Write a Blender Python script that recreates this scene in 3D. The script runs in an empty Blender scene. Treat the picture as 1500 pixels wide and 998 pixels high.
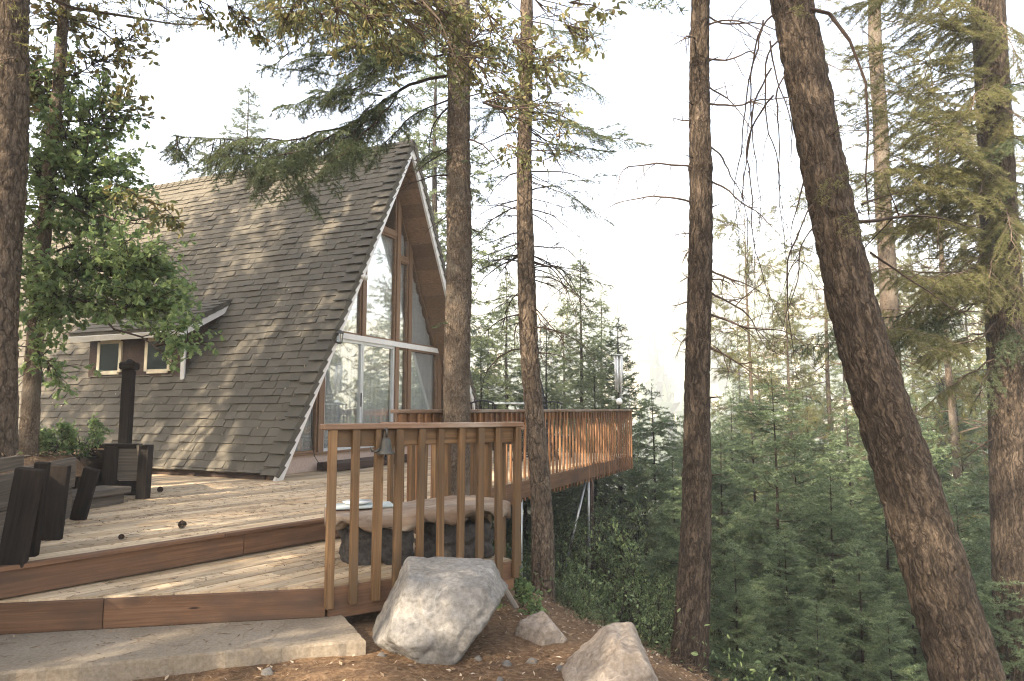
import bpy, math, random
import numpy as np
from mathutils import Vector, noise as mnoise

# ------------------------------------------------------------------ camera, world, sun, exposure
SC = bpy.context.scene
COL = SC.collection
EYE = 1.0                                   # upper deck surface is z = 0
PITCH = math.atan(101 / 1000)
cam = bpy.data.cameras.new('camera')
cam.sensor_width = 36; cam.lens = 24; cam.clip_start = 0.05; cam.clip_end = 3000
camo = bpy.data.objects.new('camera', cam); COL.objects.link(camo)
camo.location = (0, 0, EYE); camo.rotation_euler = (math.pi / 2 + PITCH, 0, 0)
SC.camera = camo

SUN_EL = math.radians(34)
SUN_H = np.array([-.66, -.75]); SUN_H = SUN_H / np.linalg.norm(SUN_H)
SUN = np.array([SUN_H[0] * math.cos(SUN_EL), SUN_H[1] * math.cos(SUN_EL), math.sin(SUN_EL)])
w = bpy.data.worlds.new('World'); SC.world = w; w.use_nodes = True
nt = w.node_tree; bg = nt.nodes['Background']
sky = nt.nodes.new('ShaderNodeTexSky'); sky.sky_type = 'NISHITA'; sky.sun_disc = False
sky.sun_elevation = SUN_EL; sky.sun_rotation = math.atan2(SUN_H[0], SUN_H[1])
sky.air_density = 1.0; sky.dust_density = 5.0; sky.ozone_density = 1.0; sky.altitude = 300
wb = nt.nodes.new('ShaderNodeMix'); wb.data_type = 'RGBA'; wb.blend_type = 'MULTIPLY'; wb.inputs[0].default_value = 1
wb.inputs[7].default_value = (1.0, .985, .95, 1)          # the camera's warm white balance
nt.links.new(sky.outputs[0], wb.inputs[6]); nt.links.new(wb.outputs[2], bg.inputs[0]); bg.inputs[1].default_value = 0.15
sl = bpy.data.lights.new('sun', 'SUN'); sl.energy = 5.0; sl.angle = math.radians(.5); sl.color = (1, .86, .68)
so = bpy.data.objects.new('sun', sl); COL.objects.link(so)
so.rotation_euler = Vector(SUN).to_track_quat('Z', 'Y').to_euler()
so.location = (-20, -20, 30)
SC.view_settings.view_transform = 'Standard'; SC.view_settings.look = 'None'
SC.view_settings.exposure = 2.22; SC.view_settings.gamma = 1; SC.view_settings.use_curve_mapping = False
SC.render.engine = 'CYCLES'
SC.cycles.use_denoising = True; SC.cycles.filter_width = 1.15
SC.cycles.max_bounces = 7; SC.cycles.diffuse_bounces = 3; SC.cycles.glossy_bounces = 3
SC.cycles.transmission_bounces = 4; SC.cycles.transparent_max_bounces = 8; SC.cycles.volume_bounces = 1
SC.cycles.sample_clamp_indirect = 6
HAZE = 0.0019

# ------------------------------------------------------------------ helpers
rng = np.random.default_rng(7)
F_ = 1000.0
def ray(px, py):
    cx, cy = (px - 750) / F_, (499 - py) / F_
    s, c = math.sin(PITCH), math.cos(PITCH)
    return np.array([cx, c - cy * s, s + cy * c])
def at(px, py, Y):
    d = ray(px, py); d = d * (Y / d[1])
    return np.array([d[0], d[1], EYE + d[2]])
def nrm(a):
    a = np.asarray(a, float); return a / np.maximum(np.linalg.norm(a, axis=-1, keepdims=True), 1e-9)
def V3(*a): return np.array(a, float)

class MB:
    def __init__(s): s.v = []; s.l = []; s.t = []; s.ti = []; s.lc = []; s.mi = []; s.n = 0
    def add(s, v, faces, tint=None, lc=None, mat=0):
        v = np.asarray(v, float).reshape(-1, 3)
        if isinstance(faces, np.ndarray) and faces.ndim == 2:
            m, k = faces.shape
            s.l.append((faces + s.n).ravel()); s.t.append(np.full(m, k))
        else:
            m = len(faces)
            s.l.append(np.concatenate([np.asarray(f) for f in faces]) + s.n); s.t.append(np.array([len(f) for f in faces]))
        s.ti.append(np.full(m, rng.random() if tint is None else tint) if np.ndim(tint) == 0 else np.asarray(tint, float))
        s.lc.append(v if lc is None else np.asarray(lc, float)); s.mi.append(np.full(m, mat))
        s.v.append(v); s.n += len(v)
    def mesh(s, name, mats, smooth=False):
        me = bpy.data.meshes.new(name)
        v = np.concatenate(s.v); l = np.concatenate(s.l).astype(np.int32); t = np.concatenate(s.t).astype(np.int32)
        me.vertices.add(len(v)); me.vertices.foreach_set('co', v.astype(np.float32).ravel())
        me.loops.add(len(l)); me.loops.foreach_set('vertex_index', l)
        me.polygons.add(len(t)); st = np.zeros(len(t), np.int32); st[1:] = np.cumsum(t)[:-1]
        me.polygons.foreach_set('loop_start', st); me.polygons.foreach_set('loop_total', t)
        me.polygons.foreach_set('use_smooth', np.full(len(t), smooth))
        me.polygons.foreach_set('material_index', np.concatenate(s.mi).astype(np.int32))
        me.update(calc_edges=True)
        a = me.attributes.new('tint', 'FLOAT', 'FACE'); a.data.foreach_set('value', np.concatenate(s.ti).astype(np.float32))
        a = me.attributes.new('lc', 'FLOAT_VECTOR', 'POINT'); a.data.foreach_set('vector', np.concatenate(s.lc).astype(np.float32).ravel())
        for m in (mats if isinstance(mats, (list, tuple)) else [mats]): me.materials.append(m)
        return me
    def obj(s, name, mats, parent=None, smooth=False, loc=None):
        if loc is not None:                       # vertices given in world space; origin moved to loc
            loc = np.asarray(loc, float); s.v = [a - loc for a in s.v]
        o = bpy.data.objects.new(name, s.mesh(name, mats, smooth)); COL.objects.link(o)
        if loc is not None: o.location = loc
        if parent is not None:
            o.parent = parent
        return o

def thing(name, label, cat, loc=(0, 0, 0), group=None):
    o = bpy.data.objects.new(name, None); COL.objects.link(o); o.empty_display_size = .2
    o.location = loc
    return tag(o, label, cat, group)
def tag(o, label=None, cat=None, group=None, kind=None):
    if label: o['label'] = label
    if cat: o['category'] = cat
    if group: o['group'] = group
    if kind: o['kind'] = kind
    return o
def part(mb, name, mats, parent, smooth=False, label=None):
    """mesh given in world space, parented to an unrotated Empty or to a part that sits at its origin"""
    base = np.array(parent.location, float)
    p = parent.parent
    while p is not None: base = base + np.array(p.location, float); p = p.parent
    mb.v = [a - base for a in mb.v]
    o = mb.obj(name, mats, parent, smooth)
    if label: o['label'] = label
    return o
def copy_tree(o, parent=None):
    c = o.copy(); COL.objects.link(c)
    if parent is not None: c.parent = parent
    for ch in [x for x in o.children]: copy_tree(ch, c)
    return c

def cbox(mb, o, ex, ey, ez, size, ch=.004, tint=None, mat=0, jit=0):
    """chamfered box centred at o, axes ex ey ez, full sizes; ex is the grain direction"""
    ex, ey, ez = nrm(ex), nrm(ey), nrm(ez); o = np.asarray(o, float)
    h = np.array(size) / 2.0; ch = min(ch, h.min() * .45)
    vs = []; idx = {}
    for sx in (-1, 1):
        for sy in (-1, 1):
            for sz in (-1, 1):
                for a in range(3):
                    p = np.array([sx, sy, sz]) * h
                    for b in range(3):
                        if b != a: p[b] -= [sx, sy, sz][b] * ch
                    idx[(sx, sy, sz, a)] = len(vs); vs.append(p)
    vs = np.array(vs)
    fs = []
    S = (-1, 1)
    def fix(f):
        p = vs[f]; n = np.cross(p[1] - p[0], p[2] - p[0])
        return f if np.dot(n, p.mean(0)) > 0 else f[::-1]
    for a in range(3):
        b, c = (a + 1) % 3, (a + 2) % 3
        for s in S:
            f = []
            for tb, tc in ((-1, -1), (1, -1), (1, 1), (-1, 1)):
                k = [0, 0, 0]; k[a] = s; k[b] = tb; k[c] = tc; f.append(idx[(*k, a)])
            fs.append(fix(f))
        for tb in S:
            for tc in S:
                q = []
                for sa, ax in ((-1, b), (1, b), (1, c), (-1, c)):
                    k = [0, 0, 0]; k[a] = sa; k[b] = tb; k[c] = tc; q.append(idx[(*k, ax)])
                fs.append(fix(q))
    for sx in S:
        for sy in S:
            for sz in S: fs.append(fix([idx[(sx, sy, sz, a)] for a in range(3)]))
    lc = vs + rng.random(3) * 20
    M = np.stack([ex, ey, ez])
    mb.add(o + vs @ M, fs, tint, lc, mat)
def bar(mb, p0, p1, wdt, hgt, up=(0, 0, 1), **k):
    p0, p1 = np.asarray(p0, float), np.asarray(p1, float)
    ex = nrm(p1 - p0); ey = np.cross(up, ex)
    if np.linalg.norm(ey) < 1e-3: ey = np.cross((0, 1, 0), ex)
    ey = nrm(ey); ez = np.cross(ex, ey)
    cbox(mb, (p0 + p1) / 2, ex, ey, ez, (np.linalg.norm(p1 - p0), wdt, hgt), **k)
def clip(poly, n, d):
    """keep the side n.p <= d of a 2D polygon"""
    out = []
    for i in range(len(poly)):
        a, b = np.asarray(poly[i], float), np.asarray(poly[(i + 1) % len(poly)], float)
        da, db = np.dot(n, a) - d, np.dot(n, b) - d
        if da <= 0: out.append(a)
        if (da < 0 < db) or (db < 0 < da): out.append(a + (b - a) * da / (da - db))
    return out
def prism(mb, poly, f, lo, hi, tint=None, lc=None, mat=0):
    """2D polygon (ccw) extruded between two offsets; f(a, b, c) maps to world"""
    n = len(poly)
    v = [f(p[0], p[1], lo) for p in poly] + [f(p[0], p[1], hi) for p in poly]
    fs = [list(range(n))[::-1], list(range(n, 2 * n))] + [[i, (i + 1) % n, n + (i + 1) % n, n + i] for i in range(n)]
    v = np.array(v)
    c = v.mean(0); p = v[fs[1]]; nn = np.cross(p[1] - p[0], p[2] - p[0])
    if np.dot(nn, p.mean(0) - c) < 0: fs = [q[::-1] for q in fs]
    mb.add(v, fs, tint, lc if lc is None else np.array(lc), mat)
def frames(T):
    T = nrm(T); ref = np.where(np.abs(T[:, 2:3]) > .9, np.array([[1., 0, 0]]), np.array([[0, 0, 1.]]))
    N = nrm(np.cross(ref, T)); return T, N, np.cross(T, N)
def tube(mb, pts, rad, k=10, tint=None, cap=True, disp=None, mat=0):
    """smooth tube through pts; disp(theta, h) -> radial offset; lc is straightened bark space"""
    pts = np.asarray(pts, float); rad = np.asarray(rad, float)
    T = np.gradient(pts, axis=0); T = nrm(T)
    N = np.cross((0, 1, 0) if abs(T[0][1]) < .9 else (1, 0, 0), T[0]); N = nrm(N); Ns = []
    for t in T:
        N = nrm(N - t * np.dot(N, t)); Ns.append(N)
    Ns = np.array(Ns); Bs = np.cross(T, Ns)
    th = np.linspace(0, 2 * np.pi, k, endpoint=False)
    h = np.concatenate([[0], np.cumsum(np.linalg.norm(np.diff(pts, axis=0), axis=1))])
    TH, HH = np.meshgrid(th, h); R = rad[:, None] * np.ones_like(TH)
    if disp is not None: R = R + disp(TH, HH, rad[:, None])
    v = pts[:, None] + Ns[:, None] * (np.cos(TH) * R)[..., None] + Bs[:, None] * (np.sin(TH) * R)[..., None]
    lc = np.stack([np.cos(TH) * rad[:, None], np.sin(TH) * rad[:, None], HH], -1)
    n = len(pts)
    i = np.arange(n - 1)[:, None] * k; j = np.arange(k)[None]; j2 = (j + 1) % k
    q = np.stack([i + j, i + j2, i + k + j2, i + k + j], -1).reshape(-1, 4)
    mb.add(v.reshape(-1, 3), q, rng.random() if tint is None else tint, lc.reshape(-1, 3) + rng.random() * 10, mat)
    if cap:
        base = mb.n - n * k
        for ring, rev in ((0, True), (n - 1, False)):
            f = np.arange(k) + ring * k
            mb.l.append((f[::-1] if rev else f) + base); mb.t.append(np.array([k])); mb.ti.append(np.array([.5])); mb.mi.append(np.array([mat]))
def seg_tubes(mb, P0, P1, R0, R1, k=4, tint=.5, mat=0):
    P0, P1 = np.asarray(P0, float), np.asarray(P1, float); n = len(P0)
    if n == 0: return
    T, N, B = frames(P1 - P0)
    th = np.linspace(0, 2 * np.pi, k, endpoint=False); c, s = np.cos(th), np.sin(th)
    ring = N[:, None] * c[None, :, None] + B[:, None] * s[None, :, None]
    R0, R1 = np.broadcast_to(R0, n), np.broadcast_to(R1, n)
    v = np.concatenate([P0[:, None] + ring * R0[:, None, None], P1[:, None] + ring * R1[:, None, None]], 1)
    i = np.arange(n)[:, None] * 2 * k; j = np.arange(k)[None]; j2 = (j + 1) % k
    q = np.stack([i + j, i + j2, i + k + j2, i + k + j], -1).reshape(-1, 4)
    mb.add(v.reshape(-1, 3), q, np.full(len(q), tint), mat=mat)
def needles(mb, P0, P1, per_m, ln, wd, r, fwd=.75, flat=.55, tint=(.2, 1), mat=0, base=None):
    P0, P1 = np.asarray(P0, float), np.asarray(P1, float)
    if len(P0) == 0: return
    L = np.linalg.norm(P1 - P0, axis=1); cnt = np.maximum(2, (L * per_m).astype(int))
    idx = np.repeat(np.arange(len(P0)), cnt); m = len(idx)
    T, N, B = frames(P1 - P0)
    t = r.random(m)[:, None]; b = P0[idx] * (1 - t) + P1[idx] * t
    a = r.random(m) * 2 * np.pi
    side = N[idx] * np.cos(a)[:, None] + B[idx] * (np.sin(a) * flat)[:, None]
    d = nrm(T[idx] * fwd + nrm(side)) 
    l = ln * (.7 + .6 * r.random(m))[:, None]
    wv = nrm(np.cross(d, r.normal(size=(m, 3)))) * wd / 2
    v = np.stack([b - wv, b + wv, b + d * l + wv * .3, b + d * l - wv * .3], 1).reshape(-1, 3)
    seg_t = r.random(len(P0)) * .6 if base is None else base
    ti = tint[0] + (tint[1] - tint[0]) * (seg_t[idx] + .35 * r.random(m))
    mb.add(v, np.arange(m * 4).reshape(-1, 4), ti, mat=mat)
LEAF = {
 'oval': (np.array([[0, 0, 0], [.28, .2, .04], [.68, .2, .05], [1, 0, -.05], [.68, -.2, .05], [.28, -.2, .04]]), [[0, 3, 2, 1], [0, 5, 4, 3]]),
 'lobed': (np.array([[0, 0, 0], [.15, .07, .01], [.26, .3, .06], [.4, .15, .03], [.55, .38, .07], [.68, .17, .03], [.82, .27, .02], [1, 0, -.08],
                     [.82, -.27, .02], [.68, -.17, .03], [.55, -.38, .07], [.4, -.15, .03], [.26, -.3, .06], [.15, -.07, .01]]),
           [[0, 7, 6, 5, 4, 3, 2, 1], [0, 13, 12, 11, 10, 9, 8, 7]]),
 'diamond': (np.array([[0, 0, 0], [.45, .24, .05], [1, 0, -.04], [.45, -.24, .05]]), [[0, 2, 1], [0, 3, 2]]),
}
def leaves(mb, pos, dirs, size, r, shape='oval', tint=(0, 1), droop=.35, mat=0, ups=.9):
    pos = np.asarray(pos, float); n = len(pos)
    if n == 0: return
    tv, tf = LEAF[shape]
    d = nrm(np.asarray(dirs, float) + r.normal(size=(n, 3)) * .45 - np.array([0, 0, droop]))
    up = nrm(r.normal(size=(n, 3)) + np.array([0, 0, ups])); sd = nrm(np.cross(up, d)); up = np.cross(d, sd)
    sz = size * (.6 + .7 * r.random(n))
    v = pos[:, None] + sz[:, None, None] * (d[:, None] * tv[None, :, 0, None] + sd[:, None] * tv[None, :, 1, None] + up[:, None] * tv[None, :, 2, None])
    k = len(tv); base = (np.arange(n) * k)[:, None]
    ti = tint[0] + (tint[1] - tint[0]) * r.random(n)
    off = mb.n
    for f in tf:
        q = base + np.array(f)[None]
        mb.l.append((q + off).ravel()); mb.t.append(np.full(n, len(f))); mb.ti.append(ti); mb.mi.append(np.full(n, mat))
    mb.v.append(v.reshape(-1, 3)); mb.lc.append(v.reshape(-1, 3)); mb.n += n * k

# ------------------------------------------------------------------ materials
def mat(name):
    m = bpy.data.materials.new(name); m.use_nodes = True
    t = m.node_tree; b = t.nodes['Principled BSDF']
    return m, t, b
def N(t, kind, **k):
    n = t.nodes.new(kind)
    for a, v in k.items():
        if a.startswith('i_'):
            n.inputs[a[2:].replace('_', ' ')].default_value = v
        else: setattr(n, a, v)
    return n
def lk(t, a, b): t.links.new(a, b)
def ramp(t, fac, stops):
    n = t.nodes.new('ShaderNodeValToRGB'); lk(t, fac, n.inputs[0]); e = n.color_ramp.elements
    while len(e) < len(stops): e.new(.5)
    for i, (p, c) in enumerate(stops):
        e[i].position = p; e[i].color = (*c, 1) if len(c) == 3 else c
    return n.outputs[0]
def mix(t, fac, a, b, mode='MIX'):
    n = t.nodes.new('ShaderNodeMix'); n.data_type = 'RGBA'; n.blend_type = mode
    for s, v in ((n.inputs[0], fac), (n.inputs[6], a), (n.inputs[7], b)):
        if isinstance(v, (int, float)): s.default_value = v
        elif isinstance(v, tuple): s.default_value = (*v, 1)
        else: lk(t, v, s)
    return n.outputs[2]
def attr(t, name, out):
    n = t.nodes.new('ShaderNodeAttribute'); n.attribute_name = name; return n.outputs[out]
def mapping(t, vec, scale):
    n = t.nodes.new('ShaderNodeMapping'); n.inputs['Scale'].default_value = scale; lk(t, vec, n.inputs[0]); return n.outputs[0]
def noise(t, vec, scale, detail=4, rough=.55, dist=0):
    n = t.nodes.new('ShaderNodeTexNoise'); n.inputs['Scale'].default_value = scale; n.inputs['Detail'].default_value = detail
    n.inputs['Roughness'].default_value = rough; n.inputs['Distortion'].default_value = dist
    lk(t, vec, n.inputs['Vector']); return n.outputs[0]
def bump(t, b, h, strength=.5, dist=.01):
    n = t.nodes.new('ShaderNodeBump'); n.inputs['Strength'].default_value = strength; n.inputs['Distance'].default_value = dist
    lk(t, h, n.inputs['Height']); lk(t, n.outputs[0], b.inputs['Normal'])
def wood(name, cols, wear=None, rough=.75, spec=.25, tintamt=.35, grain=(1.2, 45, 45)):
    m, t, b = mat(name)
    lc = attr(t, 'lc', 'Vector'); tint = attr(t, 'tint', 'Fac')
    g = noise(t, mapping(t, lc, grain), 1.0, 6, .65, .6)
    c = ramp(t, g, [(.25, cols[0]), (.5, cols[1]), (.75, cols[2])])
    big = noise(t, mapping(t, lc, (1, 3, 3)), 1.7, 4, .6)
    if wear: c = mix(t, ramp(t, big, [(.45, (0, 0, 0)), (.68, (1, 1, 1))]), c, wear)
    kv = N(t, 'ShaderNodeMapRange'); lk(t, tint, kv.inputs[0]); kv.inputs[3].default_value = 1 - tintamt; kv.inputs[4].default_value = 1 + tintamt
    hs = N(t, 'ShaderNodeHueSaturation'); lk(t, c, hs.inputs['Color']); lk(t, kv.outputs[0], hs.inputs['Value'])
    v = N(t, 'ShaderNodeTexVoronoi', feature='F1'); v.inputs['Scale'].default_value = 1.0
    lk(t, mapping(t, lc, (2.2, 11, 11)), v.inputs['Vector'])
    kn = ramp(t, v.outputs['Distance'], [(.04, (1, 1, 1)), (.10, (0, 0, 0))])
    c = mix(t, kn, hs.outputs[0], tuple(x * .35 for x in cols[0]))
    lk(t, c, b.inputs['Base Color']); b.inputs['Roughness'].default_value = rough; b.inputs['Specular IOR Level'].default_value = spec
    bump(t, b, g, .5, .004); return m
def bark(name, dark, mid, light, scale=9, stretch=.28, lichen=None, strength=1.0, ridged=.6):
    m, t, b = mat(name)
    lc = attr(t, 'lc', 'Vector')
    nz = N(t, 'ShaderNodeTexNoise'); nz.inputs['Scale'].default_value = 7; nz.inputs['Detail'].default_value = 4; lk(t, lc, nz.inputs['Vector'])
    ad = N(t, 'ShaderNodeVectorMath', operation='MULTIPLY_ADD'); lk(t, nz.outputs['Color'], ad.inputs[0]); ad.inputs[1].default_value = (.11, .11, .35); lk(t, lc, ad.inputs[2])
    v = N(t, 'ShaderNodeTexVoronoi', feature='DISTANCE_TO_EDGE'); v.inputs['Scale'].default_value = scale; v.inputs['Randomness'].default_value = 1
    lk(t, mapping(t, ad.outputs[0], (1.3, 1.3, stretch)), v.inputs['Vector'])
    rn = noise(t, mapping(t, ad.outputs[0], (1, 1, stretch * .6)), scale * 1.5, 5, .6)
    ab = N(t, 'ShaderNodeMath', operation='SUBTRACT'); lk(t, rn, ab.inputs[0]); ab.inputs[1].default_value = .5
    aa = N(t, 'ShaderNodeMath', operation='ABSOLUTE'); lk(t, ab.outputs[0], aa.inputs[0])
    rd = ramp(t, aa.outputs[0], [(.0, (0, 0, 0)), (.10, (1, 1, 1))])
    pl0 = ramp(t, v.outputs['Distance'], [(0, (0, 0, 0)), (.20, (1, 1, 1))])
    pl = mix(t, ridged, pl0, rd)
    f = noise(t, mapping(t, lc, (1, 1, .3)), 75, 6, .75)
    big = noise(t, lc, 3.0, 4, .6)
    fine = ramp(t, f, [(.3, dark), (.5, mid), (.7, light)])
    fine = mix(t, ramp(t, big, [(.35, (.45, .45, .45)), (.65, (0, 0, 0))]), fine, tuple(x * .6 for x in mid))
    c = mix(t, ramp(t, pl, [(.0, (0, 0, 0)), (.7, (1, 1, 1))]), dark, fine)
    if lichen:
        c = mix(t, ramp(t, noise(t, lc, 2.2, 5, .65), [(.5, (0, 0, 0)), (.7, (.75, .75, .75))]), c, lichen)
    lk(t, c, b.inputs['Base Color']); b.inputs['Roughness'].default_value = .92; b.inputs['Specular IOR Level'].default_value = .15
    hsum = N(t, 'ShaderNodeMath', operation='MULTIPLY_ADD'); lk(t, f, hsum.inputs[0]); hsum.inputs[1].default_value = .6; lk(t, pl, hsum.inputs[2])
    bump(t, b, hsum.outputs[0], strength, .02); return m
def leafmat(name, stops, trans=.35, rough=.5, tcol=None):
    m, t, b = mat(name)
    c = ramp(t, attr(t, 'tint', 'Fac'), stops)
    lk(t, c, b.inputs['Base Color']); b.inputs['Roughness'].default_value = rough; b.inputs['Specular IOR Level'].default_value = .3
    tr = N(t, 'ShaderNodeBsdfTranslucent'); lk(t, mix(t, .5, c, tcol or tuple(min(1, x * 1.6) for x in stops[-1][1])), tr.inputs[0])
    ms = N(t, 'ShaderNodeMixShader'); ms.inputs[0].default_value = trans
    lk(t, b.outputs[0], ms.inputs[1]); lk(t, tr.outputs[0], ms.inputs[2]); lk(t, ms.outputs[0], t.nodes['Material Output'].inputs[0])
    return m
def plain(name, col, rough=.6, metal=0, spec=.4, var=.25, sc=12, bmp=.15):
    m, t, b = mat(name)
    g = noise(t, attr(t, 'lc', 'Vector'), sc, 5, .6)
    c = ramp(t, g, [(.3, tuple(x * (1 - var) for x in col)), (.7, tuple(min(1, x * (1 + var)) for x in col))])
    lk(t, c, b.inputs['Base Color']); b.inputs['Roughness'].default_value = rough; b.inputs['Metallic'].default_value = metal
    b.inputs['Specular IOR Level'].default_value = spec; bump(t, b, g, bmp, .004); return m

M = {}
M['deck'] = wood('weathered decking', [(.26, .19, .11), (.43, .33, .212), (.56, .46, .33)], wear=(.38, .265, .15), rough=.8, tintamt=.32, grain=(.9, 60, 60))
M['fascia'] = wood('stained fascia', [(.075, .038, .020), (.145, .076, .040), (.215, .12, .066)], wear=(.085, .052, .034), tintamt=.15)
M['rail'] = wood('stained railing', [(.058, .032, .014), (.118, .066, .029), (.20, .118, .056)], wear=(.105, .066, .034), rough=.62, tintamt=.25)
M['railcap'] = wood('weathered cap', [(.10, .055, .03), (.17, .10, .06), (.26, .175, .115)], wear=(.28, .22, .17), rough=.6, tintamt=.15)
M['railsunlit'] = wood('sunlit railing', [(.12, .058, .024), (.22, .105, .045), (.32, .165, .075)], wear=(.16, .08, .04), rough=.6, tintamt=.35)  # brighter, more orange copy of the railing wood: sunlight put into the colour
M['tie'] = wood('tarred tie', [(.006, .005, .0045), (.014, .0115, .0095), (.034, .028, .023)], wear=(.028, .021, .016), rough=.9, spec=.08, tintamt=.3)
M['greyboard'] = wood('grey board', [(.045, .037, .03), (.105, .088, .07), (.19, .162, .132)], rough=.88, spec=.1, tintamt=.3)
M['redboard'] = wood('red board', [(.20, .09, .06), (.30, .15, .11), (.36, .2, .15)], rough=.8)
M['beam'] = wood('brown frame', [(.11, .060, .033), (.19, .115, .066), (.26, .165, .10)], rough=.6, tintamt=.15)
M['soffit'] = wood('soffit boards', [(.12, .07, .04), (.19, .12, .07), (.25, .165, .10)], rough=.75, tintamt=.3)
M['darkwood'] = wood('dark wood', [(.03, .018, .012), (.055, .034, .024), (.09, .06, .042)], rough=.75)
M['white'] = plain('painted trim', (.66, .64, .60), .5, var=.06)
M['cream'] = plain('cream frame', (.62, .54, .38), .55, var=.1)
M['stucco'] = plain('beige base wall', (.46, .35, .28), .85, var=.1, sc=30)
M['blackmetal'] = plain('black metal', (.02, .02, .021), .45, .6)
M['bronze'] = plain('aged bronze', (.075, .072, .062), .55, .7, var=.4)
M['galv'] = plain('galvanised steel', (.45, .46, .44), .45, .8, var=.15)
M['curtain'] = plain('sheer curtain', (.86, .87, .86), .9, spec=.1, var=.03, bmp=0)
M['plate'] = plain('white ceramic', (.8, .8, .78), .25, var=.02, bmp=0)
M['bluegrey'] = plain('pale slate', (.42, .47, .46), .6, var=.15)
M['alu'] = plain('door aluminium', (.62, .63, .62), .4, .3, var=.05, bmp=0)
M['darkglass'] = plain('dark window glass', (.012, .016, .02), .06, spec=.5, bmp=0)
M['darkin'] = plain('dark panel', (.02, .022, .03), .5)
M['floor'] = plain('interior floor', (.25, .17, .11), .5)

def mk_shingle():
    m, t, b = mat('asphalt shingle')
    c = ramp(t, attr(t, 'tint', 'Fac'), [(0, (.076, .066, .048)), (.5, (.096, .084, .062)), (1, (.118, .104, .078))])
    pos = N(t, 'ShaderNodeNewGeometry').outputs['Position']
    big = noise(t, pos, .8, 5, .6)
    c = mix(t, ramp(t, big, [(.5, (0, 0, 0)), (.75, (.5, .5, .5))]), c, (.135, .112, .078))
    g = noise(t, pos, 160, 2, .6)
    c = mix(t, .35, c, ramp(t, g, [(.35, (.025, .023, .02)), (.65, (.17, .157, .13))]))
    lk(t, c, b.inputs['Base Color']); b.inputs['Roughness'].default_value = .9; b.inputs['Specular IOR Level'].default_value = .2
    bump(t, b, g, .35, .004); return m
M['shingle'] = mk_shingle()
def mk_glass():
    m, t, b = mat('window glass')
    gl = N(t, 'ShaderNodeBsdfGlossy'); gl.inputs['Roughness'].default_value = .015; gl.inputs[0].default_value = (.95, .97, .97, 1)
    pos = N(t, 'ShaderNodeNewGeometry').outputs['Position']
    bp = N(t, 'ShaderNodeBump'); bp.inputs['Strength'].default_value = .04; bp.inputs['Distance'].default_value = .05
    lk(t, noise(t, pos, 1.3, 2, .5), bp.inputs['Height']); lk(t, bp.outputs[0], gl.inputs['Normal'])
    tr = N(t, 'ShaderNodeBsdfTransparent'); tr.inputs[0].default_value = (.96, .97, .97, 1)
    fr = N(t, 'ShaderNodeFresnel'); fr.inputs[0].default_value = 1.6
    fm = N(t, 'ShaderNodeMath', operation='MULTIPLY_ADD'); lk(t, fr.outputs[0], fm.inputs[0]); fm.inputs[1].default_value = .5; fm.inputs[2].default_value = .16
    ms = N(t, 'ShaderNodeMixShader'); lk(t, fm.outputs[0], ms.inputs[0])
    lk(t, tr.outputs[0], ms.inputs[1]); lk(t, gl.outputs[0], ms.inputs[2]); lk(t, ms.outputs[0], t.nodes['Material Output'].inputs[0])
    return m
M['glass'] = mk_glass()
def mk_rock(name, a, bcol, c3):
    m, t, b = mat(name)
    lc = attr(t, 'lc', 'Vector')
    n1 = noise(t, lc, 3.5, 8, .65, .6); n2 = noise(t, lc, 30, 6, .7)
    c = ramp(t, n1, [(.32, a), (.5, bcol), (.68, c3)])
    c = mix(t, .45, c, ramp(t, n2, [(.35, tuple(x * .55 for x in a)), (.65, tuple(x * 1.25 for x in c3))]))
    wv = N(t, 'ShaderNodeTexVoronoi', feature='DISTANCE_TO_EDGE'); wv.inputs['Scale'].default_value = 2.3
    nz = N(t, 'ShaderNodeTexNoise'); nz.inputs['Scale'].default_value = 3; nz.inputs['Detail'].default_value = 5; lk(t, lc, nz.inputs['Vector'])
    ad = N(t, 'ShaderNodeVectorMath', operation='MULTIPLY_ADD'); lk(t, nz.outputs['Color'], ad.inputs[0]); ad.inputs[1].default_value = (.7, .7, .7); lk(t, lc, ad.inputs[2])
    lk(t, ad.outputs[0], wv.inputs['Vector'])
    vein = ramp(t, wv.outputs['Distance'], [(.004, (1, 1, 1)), (.02, (0, 0, 0))])
    vm = N(t, 'ShaderNodeMath', operation='MULTIPLY'); lk(t, vein, vm.inputs[0]); lk(t, ramp(t, n1, [(.45, (0, 0, 0)), (.6, (.7, .7, .7))]), vm.inputs[1])
    c = mix(t, vm.outputs[0], c, tuple(min(1, x * 1.3) for x in c3))
    lk(t, c, b.inputs['Base Color']); b.inputs['Roughness'].default_value = .88; b.inputs['Specular IOR Level'].default_value = .2
    hs = N(t, 'ShaderNodeMath', operation='MULTIPLY_ADD'); lk(t, n2, hs.inputs[0]); hs.inputs[1].default_value = .35; lk(t, n1, hs.inputs[2])
    bump(t, b, hs.outputs[0], .8, .03); return m
M['rock'] = mk_rock('granite', (.115, .105, .09), (.18, .168, .15), (.25, .237, .215))
M['rockdark'] = mk_rock('dark stone', (.025, .023, .022), (.045, .041, .038), (.08, .072, .065))
M['rockbrown'] = mk_rock('brown granite', (.14, .108, .08), (.215, .175, .138), (.30, .258, .21))
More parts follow.
